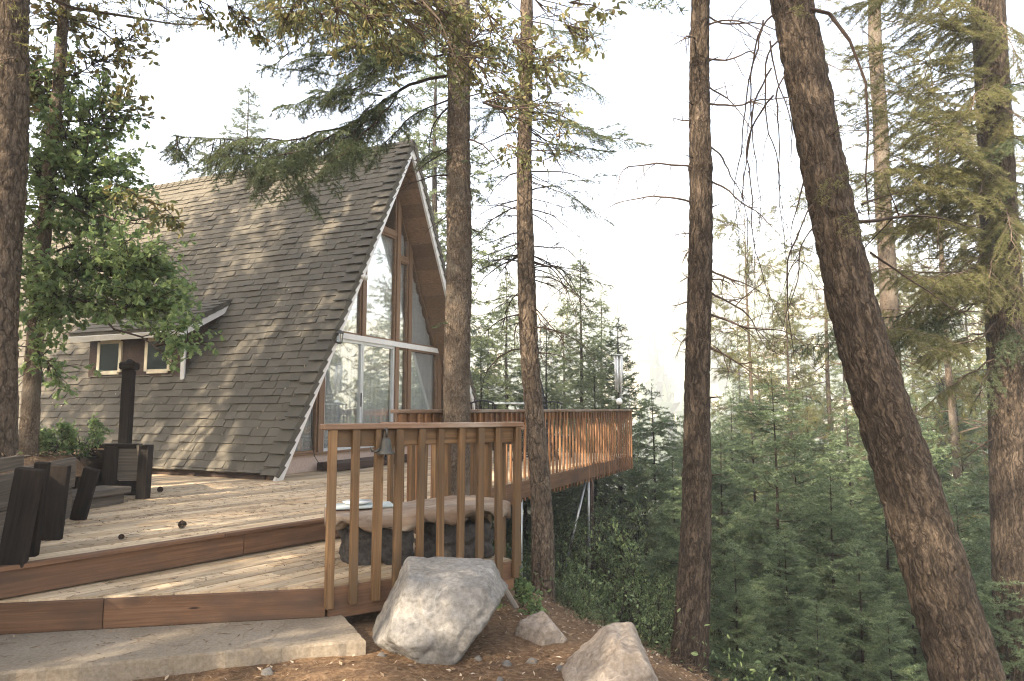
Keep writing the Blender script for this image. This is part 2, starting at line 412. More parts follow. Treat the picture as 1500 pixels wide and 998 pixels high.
def mk_concrete():
    m, t, b = mat('old concrete')
    lc = attr(t, 'lc', 'Vector')
    n1 = noise(t, lc, 1.6, 7, .65); n2 = noise(t, lc, 45, 5, .7)
    c = ramp(t, n1, [(.3, (.14, .108, .072)), (.5, (.215, .172, .12)), (.7, (.275, .228, .168))])
    c = mix(t, .35, c, ramp(t, n2, [(.35, (.09, .07, .048)), (.65, (.32, .28, .225))]))
    lk(t, c, b.inputs['Base Color']); b.inputs['Roughness'].default_value = .9; b.inputs['Specular IOR Level'].default_value = .2
    bump(t, b, n2, .5, .006); return m
M['concrete'] = mk_concrete()
def mk_ground():
    m, t, b = mat('forest soil')
    pos = N(t, 'ShaderNodeNewGeometry').outputs['Position']
    n1 = noise(t, pos, 1.3, 8, .7); n2 = noise(t, pos, 28, 6, .75)
    c = ramp(t, n1, [(.3, (.075, .042, .022)), (.5, (.135, .08, .043)), (.7, (.21, .135, .08))])
    c = mix(t, .5, c, ramp(t, n2, [(.35, (.035, .02, .012)), (.5, (.13, .08, .045)), (.68, (.33, .24, .15))]))
    # green valley floor and hills beyond the clearing
    ln = N(t, 'ShaderNodeVectorMath', operation='LENGTH'); lk(t, pos, ln.inputs[0])
    far = N(t, 'ShaderNodeMapRange'); lk(t, ln.outputs['Value'], far.inputs[0]); far.inputs[1].default_value = 9; far.inputs[2].default_value = 22
    c = mix(t, far.outputs[0], c, ramp(t, noise(t, pos, .5, 8, .7), [(.35, (.02, .028, .012)), (.65, (.05, .07, .028))]))
    dry = N(t, 'ShaderNodeMapRange'); lk(t, ln.outputs['Value'], dry.inputs[0]); dry.inputs[1].default_value = 90; dry.inputs[2].default_value = 190
    c = mix(t, dry.outputs[0], c, ramp(t, noise(t, pos, .03, 8, .7), [(.35, (.16, .15, .09)), (.65, (.32, .285, .18))]))   # far hillside paled as if dry grass: haze put into its colour
    lk(t, c, b.inputs['Base Color']); b.inputs['Roughness'].default_value = .95; b.inputs['Specular IOR Level'].default_value = .1
    bump(t, b, n2, .9, .02); return m
M['ground'] = mk_ground()
M['bark_pine'] = bark('plated pine bark', (.035, .026, .019), (.135, .10, .07), (.27, .225, .175), 12, .35, ridged=.35)
M['bark_fir'] = bark('furrowed fir bark', (.024, .018, .013), (.092, .069, .050), (.19, .148, .108), 15, .22, ridged=.75)
M['bark_grey'] = bark('scaly grey bark', (.05, .038, .028), (.16, .122, .088), (.29, .23, .175), 26, .6, lichen=(.22, .19, .15), strength=.8)
M['bark_dark'] = bark('dark bark', (.02, .015, .012), (.05, .038, .03), (.10, .08, .065), 12, .3)
M['twig'] = plain('dead twig', (.105, .078, .06), .9, var=.35, spec=.1)
M['twigdark'] = plain('dark twig', (.045, .033, .026), .9, var=.35, spec=.1)
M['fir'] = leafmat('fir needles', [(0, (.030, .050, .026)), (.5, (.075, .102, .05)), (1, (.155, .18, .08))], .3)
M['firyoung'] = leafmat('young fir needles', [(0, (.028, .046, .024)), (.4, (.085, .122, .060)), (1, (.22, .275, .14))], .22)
M['firgold'] = leafmat('sunlit gold needles', [(0, (.05, .058, .024)), (.5, (.125, .13, .05)), (1, (.24, .215, .085))], .4)  # golden copy of the fir needles, with sunlight put into the colour
M['pine'] = leafmat('pine needles', [(0, (.055, .08, .04)), (.5, (.115, .145, .07)), (1, (.20, .225, .115))], .35)
M['oak'] = leafmat('oak leaves', [(0, (.045, .085, .03)), (.5, (.11, .17, .062)), (1, (.22, .275, .11))], .42)
M['oakdull'] = leafmat('dry oak leaves', [(0, (.035, .05, .018)), (.5, (.085, .11, .038)), (.88, (.17, .18, .065)), (1, (.22, .15, .06))], .42)
M['madrone'] = leafmat('yellow green leaves', [(0, (.06, .08, .03)), (.5, (.135, .165, .064)), (.92, (.26, .265, .11)), (1, (.32, .25, .12))], .45)
M['shrub'] = leafmat('shrub leaves', [(0, (.032, .054, .024)), (.4, (.095, .142, .056)), (1, (.23, .29, .125))], .25)
M['litter'] = leafmat('dry litter', [(0, (.07, .04, .02)), (.4, (.16, .10, .055)), (.8, (.30, .22, .14)), (1, (.5, .43, .34))], .1, .8)
M['cone'] = plain('pine cone', (.05, .028, .018), .85, var=.4)
M['stripe'] = plain('striped cloth', (.55, .6, .6), .9, var=.05)

# ------------------------------------------------------------------ terrain, haze
def softplus(x): return np.log1p(np.exp(-np.abs(x) * 3)) / 3 + np.maximum(x, 0)
def gz(x, y):
    x, y = np.asarray(x, float), np.asarray(y, float)
    s = (x - 1.0) * .9 + (y - 4.1) * .436
    sp = softplus(s)
    z = -.5 - 26 * (1 - np.exp(-.56 * sp / 26))
    z = z + .16 * np.maximum(0, -s - 7)
    d = .45 * x + .89 * y
    t = np.clip((d - 130) / 330, 0, 1); t = t * t * (3 - 2 * t)
    z = z + t * (98 + 12 * np.sin(x * .011 + 1.0) + 6 * np.sin(x * .027 + y * .013))
    return z
def build_ground():
    U, n = 6.85, 180
    u = np.linspace(-U, U, 2 * n + 1); a = 1.9 * np.sinh(u)
    X, Y = np.meshgrid(a + .5, a + 4.5)
    Z = gz(X, Y)
    R = np.hypot(X, Y)
    for (f, am) in ((2.3, .012), (7, .010), (19, .007)):
        Z += am * np.sin(X * f + 1.7 * np.sin(Y * f * .7)) * np.cos(Y * f * 1.1 + np.sin(X * f * .6)) * np.exp(-R / 60)
    m = 2 * n + 1
    i = np.arange(m - 1)[:, None] * m; j = np.arange(m - 1)[None]
    q = np.stack([i + j, i + j + 1, i + m + j + 1, i + m + j], -1).reshape(-1, 4)
    mb = MB(); mb.add(np.stack([X, Y, Z], -1).reshape(-1, 3), q, np.full(len(q), .5))
    tag(mb.obj('ground', M['ground'], smooth=True), kind='structure')
build_ground()
def build_haze():
    m = bpy.data.materials.new('haze air'); m.use_nodes = True; t = m.node_tree
    t.nodes.remove(t.nodes['Principled BSDF'])
    v = t.nodes.new('ShaderNodeVolumePrincipled'); v.inputs['Color'].default_value = (.93, .965, 1.0, 1)
    v.inputs['Density'].default_value = HAZE; v.inputs['Anisotropy'].default_value = 0.0
    t.links.new(v.outputs[0], t.nodes['Material Output'].inputs['Volume'])
    mb = MB()
    cbox(mb, (0, 60, 38), (1, 0, 0), (0, 1, 0), (0, 0, 1), (2400, 2400, 186), .01)
    tag(mb.obj('haze', m), kind='stuff')
if HAZE > 0: build_haze()

# ------------------------------------------------------------------ decks
BD = nrm((.615, .788)); BN = np.array([-BD[1], BD[0]])
D1 = np.array([-.920, .391, 0]); D2 = np.array([.391, .920, 0])
P6, P1, P2 = V3(-4.17, 3.28, 0), V3(-1.2, 7.1, 0), V3(2.65, 15.6, 0)
P3 = P2 + D1 * 4.0; P5 = V3(-8.0, 11.7, 0)
def decking(mb, poly, ztop, wdt=.129, gap=.014, th=.034):
    c = np.array([p @ BN for p in poly]); a = np.array([p @ BD for p in poly])
    q = c.min()
    while q < c.max():
        p0 = clip(clip(poly, BN, q + wdt), -BN, -q)
        if len(p0) >= 3:
            cuts = [a.min() - 1]; x = a.min() - rng.random() * 3
            while x < a.max(): x += 2.4 + 1.2 * rng.random(); cuts.append(x)
            cuts.append(a.max() + 1)
            for i in range(len(cuts) - 1):
                pp = clip(clip(p0, BD, cuts[i + 1] - .002), -BD, -(cuts[i] + .002))
                if len(pp) >= 3:
                    zt = ztop + rng.normal() * .0012; off = rng.random(3) * 30
                    lc = [np.array([p @ BD, p @ BN, 0]) + off for p in pp]
                    prism(mb, pp, lambda x, y, z: V3(x, y, z), zt - th, zt, rng.random(), lc + [l + V3(0, 0, th) for l in lc])
        q += wdt + gap
t = thing('wooden_deck', 'large weathered plank deck running from the steps to the glazed gable', 'deck', (-1.5, 8, 0))
UP = [P6[:2], P1[:2], P2[:2], P3[:2], P5[:2]]
mb = MB(); decking(mb, UP, 0); part(mb, 'decking', M['deck'], t)
def fascia(mb, a, b, z0, z1, th=.035, out=0):
    a, b = np.array([*a[:2], 0]), np.array([*b[:2], 0]); d = nrm(b - a); n = np.cross(d, (0, 0, 1))
    o = n * (th / 2 + out)
    L = np.linalg.norm(b - a); x = 0
    while x < L - .05:
        l = min(L - x, 2.2 + 1.2 * rng.random()); l = L - x if L - x - l < .4 else l
        cbox(mb, a + o + d * (x + l / 2) + V3(0, 0, (z0 + z1) / 2), d, n, (0, 0, 1), (l - .004, th, z1 - z0 + rng.normal() * .002), .004); x += l
for a, b, z0, z1 in ((P6, P1, -.185, -.012), (P1, P2, -.27, -.036), (P2, P3, -.30, -.012)):
    mb = MB(); fascia(mb, a, b, z0, z1); part(mb, 'fascia_board', M['fascia'], t)
# nosing board along the front edge
mb = MB(); d = nrm(P1 - P6); L = np.linalg.norm(P1 - P6); x = 0
while x < L - .1:
    l = min(2.6 + rng.random(), L - x); bar(mb, P6 + d * (x + .002) + V3(.02, -.018, -.003), P6 + d * (x + l - .002) + V3(.02, -.018, -.003), .07, .03, tint=rng.random()); x += l
part(mb, 'nosing', M['fascia'], t)
# steel posts and brace that carry the cantilever
mb = MB()
for k in np.arange(0, 3.4, .55):
    bar(mb, P1 + V3(-.2, .3, -.13) + D2 * (k * 2.6 + .2), P1 + V3(-.2, .3, -.13) + D2 * (k * 2.6 + .2) + D1 * 3, .045, .17)
part(mb, 'joist', M['fascia'], t)
for px, Y, z0, dark in ((763, 10.1, -2.2, False), (757, 10.3, -2.2, True), (862, 13.0, -4.2, False), (866, 13.1, -4.2, True)):
    p = at(px, 720, Y); mb = MB()
    tube(mb, [V3(p[0], p[1], z0), V3(p[0], p[1], -1), V3(p[0], p[1], -.3)], [.026 if not dark else .05] * 3, 10)
    part(mb, 'support_post', M['darkwood' if dark else 'galv'], t, True)
mb = MB(); tube(mb, [at(828, 832, 12.6), at(843, 770, 12.8), at(858, 706, 13.0)], [.022] * 3, 8); part(mb, 'diagonal_brace', M['galv'], t, True)

t = thing('lower_deck', 'low wedge shaped step deck of planks between concrete slab and main deck', 'deck', (-1.5, 5.5, -.2))
LO = [np.array(p) for p in ((-5.0, 4.12), (-1.27, 4.82), (0.0, 5.65), (-1.19, 7.08), (-4.2, 5.6))]
mb = MB(); decking(mb, LO, -.2); part(mb, 'decking', M['deck'], t)
mb = MB(); fascia(mb, LO[0], LO[1], -.40, -.213); part(mb, 'fascia_board', M['fascia'], t)
mb = MB(); fascia(mb, LO[1], LO[2], -.42, -.213); part(mb, 'fascia_board', M['fascia'], t)
mb = MB(); fascia(mb, LO[2], LO[3], -.42, -.213); part(mb, 'fascia_board', M['fascia'], t)

def concrete_step():
    mb = MB(); poly = [np.array(p) for p in ((-4.7, 3.235), (-1.376, 4.227), (-.983, 4.513), (-1.2, 4.93), (-5.0, 4.10))]
    poly2 = [np.array(p) for p in ((-1.371, 4.228), (-.90, 4.37), (-.978, 4.508))]
    for k, P in enumerate((poly, poly2)):
        # subdivided, chipped edges
        n = []; 
        for i in range(len(P)):
            a, b = P[i], P[(i + 1) % len(P)]; m = max(2, int(np.linalg.norm(b - a) / .05))
            for j in range(m):
                n.append(a + (b - a) * j / m + (rng.normal(size=2) * .0035 if j else 0))
        c = np.mean(n, 0); ins = [p + (c - p) / np.linalg.norm(c - p) * .012 for p in n]
        zt = -.4 - .008 * (k == 1); m = len(n)
        v = [V3(*p, -.62) for p in n] + [V3(*p, zt - .012 - abs(rng.normal()) * .004) for p in n] + [V3(*p, zt) for p in ins]
        fs = [list(range(2 * m, 3 * m))]
        for r0 in (0, m):
            fs += [[r0 + i, r0 + (i + 1) % m, r0 + m + (i + 1) % m, r0 + m + i] for i in range(m)]
        mb.add(v, fs, .5)
    o = mb.obj('concrete_step', M['concrete'], loc=(-2, 4.2, -.5))
    tag(o, 'cracked pale concrete slab step lying at the foot of the plank deck', 'concrete step')
concrete_step()

# ------------------------------------------------------------------ railings
def railing(a, b, z0, zc, n, name, label, bw=.053, bd=.045, capw=.14, mats=('rail', 'railcap'), toprail=True, side=1, capth=.04):
    a, b = V3(*a, 0), V3(*b, 0); d = nrm(b - a); nn = np.cross(d, (0, 0, 1)) * side   # nn points outward
    t = thing(name, label, 'railing', tuple((a + b) / 2 + V3(0, 0, z0 + .1)), 'railings round the deck')
    mb = MB(); bar(mb, a - d * .06 + V3(0, 0, zc - capth / 2), b + d * .06 + V3(0, 0, zc - capth / 2), capw, capth, ch=.006); part(mb, 'cap_rail', M[mats[1]], t)
    if toprail:
        mb = MB(); q = V3(0, 0, zc - capth - .062) - nn * .001; bar(mb, a + q, b + q, .034, .12); part(mb, 'top_rail', M[mats[0]], t)
    for i in range(n):
        f = i / (n - 1); p = a + (b - a) * f + nn * (.019 + bd / 2)
        za, zb = (z0[0] + (z0[1] - z0[0]) * f if isinstance(z0, tuple) else z0) + rng.normal() * .006, zc - capth - .001
        mb = MB(); jx = rng.normal() * .004
        cbox(mb, p + d * jx + V3(0, 0, (za + zb) / 2), (rng.normal() * .006, rng.normal() * .004, 1), d, np.cross((0, 0, 1), d), (zb - za, bw * (1 + rng.normal() * .06), bd), .004)
        part(mb, 'baluster', M[mats[0]], t)
    return t
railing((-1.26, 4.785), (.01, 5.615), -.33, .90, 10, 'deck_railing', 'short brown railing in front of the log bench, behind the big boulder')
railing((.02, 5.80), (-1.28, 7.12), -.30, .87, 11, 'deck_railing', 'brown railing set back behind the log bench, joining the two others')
railing((-1.20, 7.26), (2.675, 15.62), -.33, 1.0, 58, 'deck_railing', 'long orange brown slatted railing reaching out over the slope', bw=.038, bd=.03, mats=('railsunlit', 'railcap'))
tt = railing(tuple(P2[:2] + D1[:2] * .08), tuple((P2 + D1 * 3.9)[:2]), -.05, 1.0, 24, 'deck_railing', 'far end railing of the deck seen edge on past the trunks', bw=.036, bd=.05, mats=('railsunlit', 'railcap'))

# ------------------------------------------------------------------ house
C0 = V3(-3.35, 9.72, 0); WID, HGT, LEN = 7.04, 6.25, 11.0
def H(s, z, L): return C0 + D2 * s + D1 * L + V3(0, 0, z)
SL = math.hypot(WID / 2, HGT); ca, sa = (WID / 2) / SL, HGT / SL
house = thing('cabin', 'steep shingled A-frame cabin with a fully glazed gable beside the deck', 'cabin', tuple(H(WID / 2, 0, 3)))
def RP(side, q, L, lift):          # point on a roof slope: q up the slope, lift outward
    s = q * ca - lift * sa; z = q * sa + lift * ca
    return H(s if side < 0 else WID - s, z, L)
def quadbox(mb, c8, tint, mat=0):
    f = [[0, 3, 2, 1], [4, 5, 6, 7], [0, 1, 5, 4], [1, 2, 6, 5], [2, 3, 7, 6], [3, 0, 4, 7]]
    v = np.array(c8); c = v.mean(0); ff = []
    for q in f:
        n = np.cross(v[q[1]] - v[q[0]], v[q[2]] - v[q[0]]); ff.append(q if np.dot(n, v[q].mean(0) - c) > 0 else q[::-1])
    mb.add(v, ff, tint, mat=mat)
def slope_box(mb, side, q0, q1, L0, L1, l0, l1, tint=.5, lead=0, m=0):
    """box on a slope between lifts; lead = extra lift of its lower edge"""
    quadbox(mb, [RP(side, q0, L0, l0 + lead), RP(side, q1, L0, l0), RP(side, q1, L1, l0), RP(side, q0, L1, l0 + lead),
                 RP(side, q0, L0, l1 + lead), RP(side, q1, L0, l1), RP(side, q1, L1, l1), RP(side, q0, L1, l1 + lead)], tint, m)
mb = MB(); rows = 52; e = SL / rows
for side in (-1, 1):
    slope_box(mb, side, 0.12, SL - .01, .015, LEN, -.11, -.012, .2)
    for r in range(rows):
        x = .10 - rng.random() * .2
        while x < LEN:
            wd = (.13 + .2 * rng.random()) * (1 if side < 0 else 2)
            if x + wd > .1:
                j = rng.normal() * .006; q1 = min(SL, (r + 1) * e + .03)
                slope_box(mb, side, max(.10, r * e + j), q1, max(.1, x), min(LEN, x + wd - .004), -.010, .004 + rng.random() * .004, rng.random(), lead=.010 + .022 * rng.random() ** 1.5)
            x += wd
roof = part(mb, 'roof', M['shingle'], house)
mb = MB()
for side in (-1, 1):
    rows = 36; e = SL / rows
    for r in range(rows):
        q0, q1 = max(.06, r * e - .012) + rng.normal() * .004, min(SL - .005, (r + 1) * e + .05); tn = rng.random() * .7
        slope_box(mb, side, q0, q1, -.045, .22 + rng.normal() * .006, .004, .016, tn, lead=.055)
        slope_box(mb, side, q0, q1, -.062, -.040, -.075, .016, tn, lead=.055)
part(mb, 'rake_cap', M['shingle'], roof)
mb = MB(); x = -.05
while x < LEN:
    tn = rng.random()
    for side in (-1, 1): 
        c = [RP(side, SL - .16, x, .024 + .018), RP(side, SL + .005, x, .024 + .018), RP(side, SL + .005, x + .24, .024), RP(side, SL - .16, x + .24, .024)]
        d = [p - (RP(side, 0, 0, .012) - RP(side, 0, 0, 0)) for p in c]; quadbox(mb, d + c, tn)
    x += .2
part(mb, 'ridge_cap', M['shingle'], roof)
mb = MB()
for k in range(24):
    q0 = .05 + k * (SL - .4) / 24
    for side in (-1, 1): slope_box(mb, side, q0, q0 + (SL - .4) / 24 - .004, .02, LEN - .05, -.135, -.113, rng.random())
part(mb, 'soffit', M['soffit'], house)
for side in (-1, 1):
    mb = MB(); slope_box(mb, side, .0, SL - (.12 if side < 0 else .13), -.034, .012, -.145, -.004, .5); part(mb, 'barge_board', M['white'], house)
# gable wall, inner triangle
INS = .155 / sa     # inner face of the roof slab, measured along s
def intri(poly, top=.0):
    k = HGT / (WID / 2)
    poly = clip(poly, np.array([-k, 1.0]), -k * INS)
    poly = clip(poly, np.array([k, 1.0]), k * (WID - INS))
    return poly
def wall(mb, s0, s1, z0, z1, L0, L1, tint=.5, mat=0, grain='z'):
    p = intri([np.array(q) for q in ((s0, z0), (s1, z0), (s1, z1), (s0, z1))])
    if len(p) < 3: return
    off = rng.random(3) * 9
    lc = [np.array([q[1], q[0], l] if grain == 'z' else [q[0], q[1], l]) + off for l in (L0, L1) for q in p]
    prism(mb, p, lambda a, b, c: H(a, b, c), L0, L1, tint, lc, mat)
GL = .55
mb = MB(); wall(mb, 0, WID, .0, .26, GL - .02, GL + .14); part(mb, 'base_wall', M['stucco'], house)
mb = MB(); wall(mb, 0, WID, .262, .30, GL - .06, GL + .1, grain='s'); part(mb, 'sill', M['beam'], house)
mb = MB(); wall(mb, 0, WID, 2.24, 2.34, GL - .05, GL + .09, grain='s'); part(mb, 'transom', M['white'], house)
for s0, s1, z0, z1 in ((1.58, 1.72, .3, 2.24), (2.74, 2.86, 2.34, 6.2), (3.88, 4.0, .3, 6.2), (4.34, 4.46, .3, 6.2), (5.60, 5.74, .3, 2.24)):
    mb = MB(); wall(mb, s0, s1, z0, z1, GL - .045, GL + .085, rng.random()); part(mb, 'mullion', M['beam'], house)
for s0, s1, z0 in ((3.0, 3.88, 4.45), (4.0, 4.34, 4.0)):
    mb = MB(); wall(mb, s0, s1, z0, z0 + .1, GL - .03, GL + .08, grain='s'); part(mb, 'crossbar', M['beam'], house)
def inset(poly, d):
    out = poly
    n = len(poly)
    for i in range(n):
        a, b = poly[i], poly[(i + 1) % n]; dd = nrm(b - a); nv = np.array([dd[1], -dd[0]])
        out = clip(out, nv, nv @ a - d)
    return out
def window(s0, s1, z0, z1, fm='beam', name='window', parent=None, fw=.035):
    p = intri([np.array(q) for q in ((s0, z0), (s1, z0), (s1, z1), (s0, z1))])
    # drop near-duplicate points
    pp = [p[i] for i in range(len(p)) if np.linalg.norm(p[i] - p[i - 1]) > .02]
    if len(pp) < 3: return
    q = inset(pp, fw)
    mb = MB(); n = len(pp)
    for i in range(n):
        a, b = pp[i], pp[(i + 1) % n]; d = nrm(b - a); nv = np.array([-d[1], d[0]])
        strip = [a, b, b + nv * fw, a + nv * fw]
        for j in range(n):
            if j != i:
                a2, b2 = pp[j], pp[(j + 1) % n]; d2 = nrm(b2 - a2); n2 = np.array([d2[1], -d2[0]]); strip = clip(strip, n2, n2 @ a2)
        if len(strip) >= 3: prism(mb, strip, lambda a, b, c: H(a, b, c), GL - .012 + .001 * (i % 2), GL + .05 - .001 * (i % 2), rng.random())
    f = part(mb, name, M[fm], parent or house)
    mb = MB(); prism(mb, q, lambda a, b, c: H(a, b, c), GL + .018, GL + .026, .5); part(mb, 'pane', M['glass'], f)
    return f
window(.35, 1.58, .3, 2.24)
window(4.0, 4.34, .3, 2.24); window(4.46, 5.60, .3, 2.24); window(5.74, 6.9, .3, 2.0)
window(1.5, 2.74, 2.34, 6); window(2.86, 3.88, 2.34, 4.45); window(4.0, 4.34, 2.34, 4.0); window(4.46, 5.75, 2.34, 6)
window(3.0, 3.88, 4.55, 6.2); window(4.0, 4.34, 4.1, 6.2)
for s0, s1, hs in ((1.72, 2.82, 2.76), (2.80, 3.88, 2.86)):
    p = window(s0, s1, .3, 2.24, 'alu', 'sliding_door', fw=.05)
    if hs < 2.8:
        mb = MB(); bar(mb, H(hs, 1.05, GL - .035), H(hs, 1.3, GL - .035), .02, .02); part(mb, 'handle', M['blackmetal'], p)
# curtains, floor, end wall
def curtain(s0, s1, z0, z1, L=GL + .085):
    n = int((s1 - s0) / .018); s = np.linspace(s0, s1, n); k = HGT / (WID / 2); zt = np.minimum(z1, np.minimum(s - INS, WID - INS - s) * k - .05); wv = .016 * np.sin(s * 42 + 1.3 * np.sin(s * 9)) + .012 * np.sin(s * 97)
    v = np.concatenate([[H(a, z0, L + b * .8) for a, b in zip(s, wv)], [H(a, z, L + b) for a, b, z in zip(s, wv, zt)]])
    i = np.arange(n - 1); mb = MB(); mb.add(v, np.stack([i, i + 1, n + i + 1, n + i], -1), np.full(n - 1, .5))
    part(mb, 'curtain', M['curtain'], house, True)
curtain(1.0, 1.58, .32, 2.2); curtain(1.6, 2.7, .32, 2.2); curtain(2.72, 3.88, .32, 2.2, GL + .13); curtain(4.0, 5.7, .32, 2.2); curtain(1.6, 2.76, 2.36, 6); curtain(2.84, 3.9, 2.36, 4.45); curtain(4.0, 5.6, 2.36, 6)  # upper curtains added to whiten the glass in place of reflected sky
mb = MB(); wall(mb, 0, WID, .19, .25, GL + .15, LEN - .3); part(mb, 'floor', M['floor'], house)
mb = MB(); wall(mb, 0, WID, 0, 6.2, LEN - .28, LEN - .12); part(mb, 'end_wall', M['stucco'], house)
mb = MB(); cbox(mb, H(.16, .02, .12), D1, D2, (0, 0, 1), (.1, .1, .1)); part(mb, 'footing_block', M['greyboard'], house)
mb = MB(); bar(mb, H(.14, .02, .25), H(.14, .02, LEN - .3), .05, .10); part(mb, 'eave_shade_strip', M['darkwood'], house)  # dark strip put under the eave to stand for the shaded gap
# wall lantern on the left barge board
p = RP(-1, 2.42, -.10, -.10)
mb = MB(); tube(mb, [p + V3(0, 0, .21), p + V3(0, 0, .20), p + V3(0, 0, .16), p + V3(0, 0, .15)], [.01, .03, .07, .075], 6)
for a in range(6):
    c = V3(math.cos(a * math.pi / 3), math.sin(a * math.pi / 3), 0) * .06; bar(mb, p + c * .75, p + c + V3(0, 0, .15), .009, .009)
tube(mb, [p + V3(0, 0, -.015), p + V3(0, 0, 0), p + V3(0, 0, .01)], [.03, .05, .05], 6); bar(mb, p + V3(0, 0, .2), p + V3(0, 0, .2) + D1 * .12, .016, .016)
ln = part(mb, 'wall_lantern', M['bronze'], house)
mb = MB(); tube(mb, [p + V3(0, 0, .012), p + V3(0, 0, .148)], [.041, .053], 6); part(mb, 'lantern_glass', M['glass'], ln)
# spotlight on the barge board
p = RP(-1, 3.75, -.06, -.06); mb = MB(); tube(mb, [p, p - D1 * .03, p - D1 * .10 + V3(0, 0, -.02)], [.035, .045, .05], 12); part(mb, 'spotlight', M['white'], house, True)
# needles and leaves caught on the roof
mb = MB(); r = np.random.default_rng(15); n = 520; q = r.uniform(.2, SL - .3, n); q = np.where(r.random(n) < .4, np.round(q / (SL / 52)) * SL / 52, q); x = r.uniform(.1, 8, n)
P_ = np.array([RP(-1, a, c, .035) for a, c in zip(q, x)]); up = RP(-1, 1, 0, 0) - RP(-1, 0, 0, 0); nr = RP(-1, 0, 0, 1) - RP(-1, 0, 0, 0)
a_ = r.uniform(0, 6.28, n); dr = np.cos(a_)[:, None] * up + np.sin(a_)[:, None] * D1; tv = np.array([[0, 0], [.5, .28], [1, 0], [.5, -.28]]); sz = r.uniform(.015, .045, n)
sd = np.cross(nr, dr); V_ = P_[:, None] + sz[:, None, None] * (dr[:, None] * tv[None, :, :1] + sd[:, None] * tv[None, :, 1:]); mb.add(V_.reshape(-1, 3), np.arange(n * 4).reshape(-1, 4), r.random(n))
tag(mb.obj('fallen_leaves', M['litter']), kind='stuff')
# dormer
def DP(L, s, z): return H(s, z, L)
dorm = part((lambda b: (quadbox(b, [DP(2.82, .87, 1.42), DP(5.2, .87, 1.42), DP(5.2, 1.45, 2.5), DP(2.82, 1.45, 2.5), DP(2.82, .87, 2.42), DP(5.2, .87, 2.42), DP(5.2, 1.5, 2.76), DP(2.82, 1.5, 2.76)], .5), b)[1])(MB()), 'dormer', M['darkwood'], house)
mb = MB()
sd0, zd0, sd1, zd1 = .56, 2.36, 1.74, 3.02
dv = nrm(np.array([sd1 - sd0, zd1 - zd0])); dn = np.array([-dv[1], dv[0]]); DL = math.hypot(sd1 - sd0, zd1 - zd0)
def DR(q, L, lift): return H(sd0 + dv[0] * q + dn[0] * lift, zd0 + dv[1] * q + dn[1] * lift, L)
def dslab(q0, q1, L0, L1, l0, l1, tint, lead=0):
    quadbox(mb, [DR(q0, L0, l0 + lead), DR(q1, L0, l0), DR(q1, L1, l0), DR(q0, L1, l0 + lead), DR(q0, L0, l1 + lead), DR(q1, L0, l1), DR(q1, L1, l1), DR(q0, L1, l1 + lead)], tint)
dslab(0, DL, 2.66, 5.36, -.05, -.005, .3)
for r in range(7):
    x = 2.8
    while x < 5.36:
        wd = .2 + .15 * rng.random(); dslab(r * DL / 7, min(DL, (r + 1) * DL / 7 + .02), x, min(5.37, x + wd - .004), -.004, .008, rng.random(), .014); x += wd
    dslab(r * DL / 7 - .01, min(DL, (r + 1) * DL / 7 + .04), 2.59, 2.80, .002, .014, rng.random() * .5, .03)
    dslab(r * DL / 7 - .01, min(DL, (r + 1) * DL / 7 + .04), 2.578, 2.594, -.06, .014, rng.random() * .5, .03)
part(mb, 'dormer_roof', M['shingle'], dorm)
mb = MB(); dslab(-.02, DL - .1, 2.60, 2.64, -.16, -.062, .5); dslab(-.03, .01, 2.645, 5.36, -.15, -.052, .5); part(mb, 'dormer_trim', M['white'], dorm)
mb = MB(); bar(mb, DP(2.79, .84, 1.5), DP(2.79, .84, 2.36), .07, .05); part(mb, 'corner_board', M['white'], dorm)
for Lc in (3.42, 4.64):
    mb = MB(); z0, z1, hw = 1.66, 2.22, .28; sf = .865
    for a, b in ((DP(Lc - hw, sf, z0), DP(Lc - hw, sf, z1)), (DP(Lc + hw, sf, z0), DP(Lc + hw, sf, z1))): bar(mb, a, b, .075, .05, up=D2)
    for z in (z0, z1): bar(mb, DP(Lc - hw + .03, sf + .002, z), DP(Lc + hw - .03, sf + .002, z), .046, .075)
    bar(mb, DP(Lc, sf - .004, z0), DP(Lc, sf - .004, z1), .02, .02, up=D2); bar(mb, DP(Lc - hw, sf - .006, (z0 + z1) / 2), DP(Lc + hw, sf - .006, (z0 + z1) / 2), .02, .02)
    part(mb, 'dormer_window_frame', M['cream'], dorm)
    mb = MB(); bar(mb, DP(Lc - hw + .03, .852, (z0 + z1) / 2), DP(Lc + hw - .03, .852, (z0 + z1) / 2), .012, .5); part(mb, 'dormer_pane', M['darkglass'], dorm)
# doorstep
mb = MB(); a, b = H(1.45, .06, -.12), H(3.6, .06, .15)
bar(mb, H(1.5, .075, .25), H(3.9, .075, .25), .42, .13, ch=.012)
o = mb.obj('doorstep', M['darkwood'], loc=H(2.6, 0, .25)); tag(o, 'dark low wooden doorstep in front of the sliding glass door', 'doorstep')
# cable down the base wall
mb = MB(); tube(mb, [H(1.35, 1.2, GL - .08), H(1.35, .6, GL - .09), H(1.4, .25, GL - .12), H(1.5, .05, GL - .2), H(1.6, .015, GL - .3)], [.006] * 5, 6)
part(mb, 'cable', M['blackmetal'], house, True)

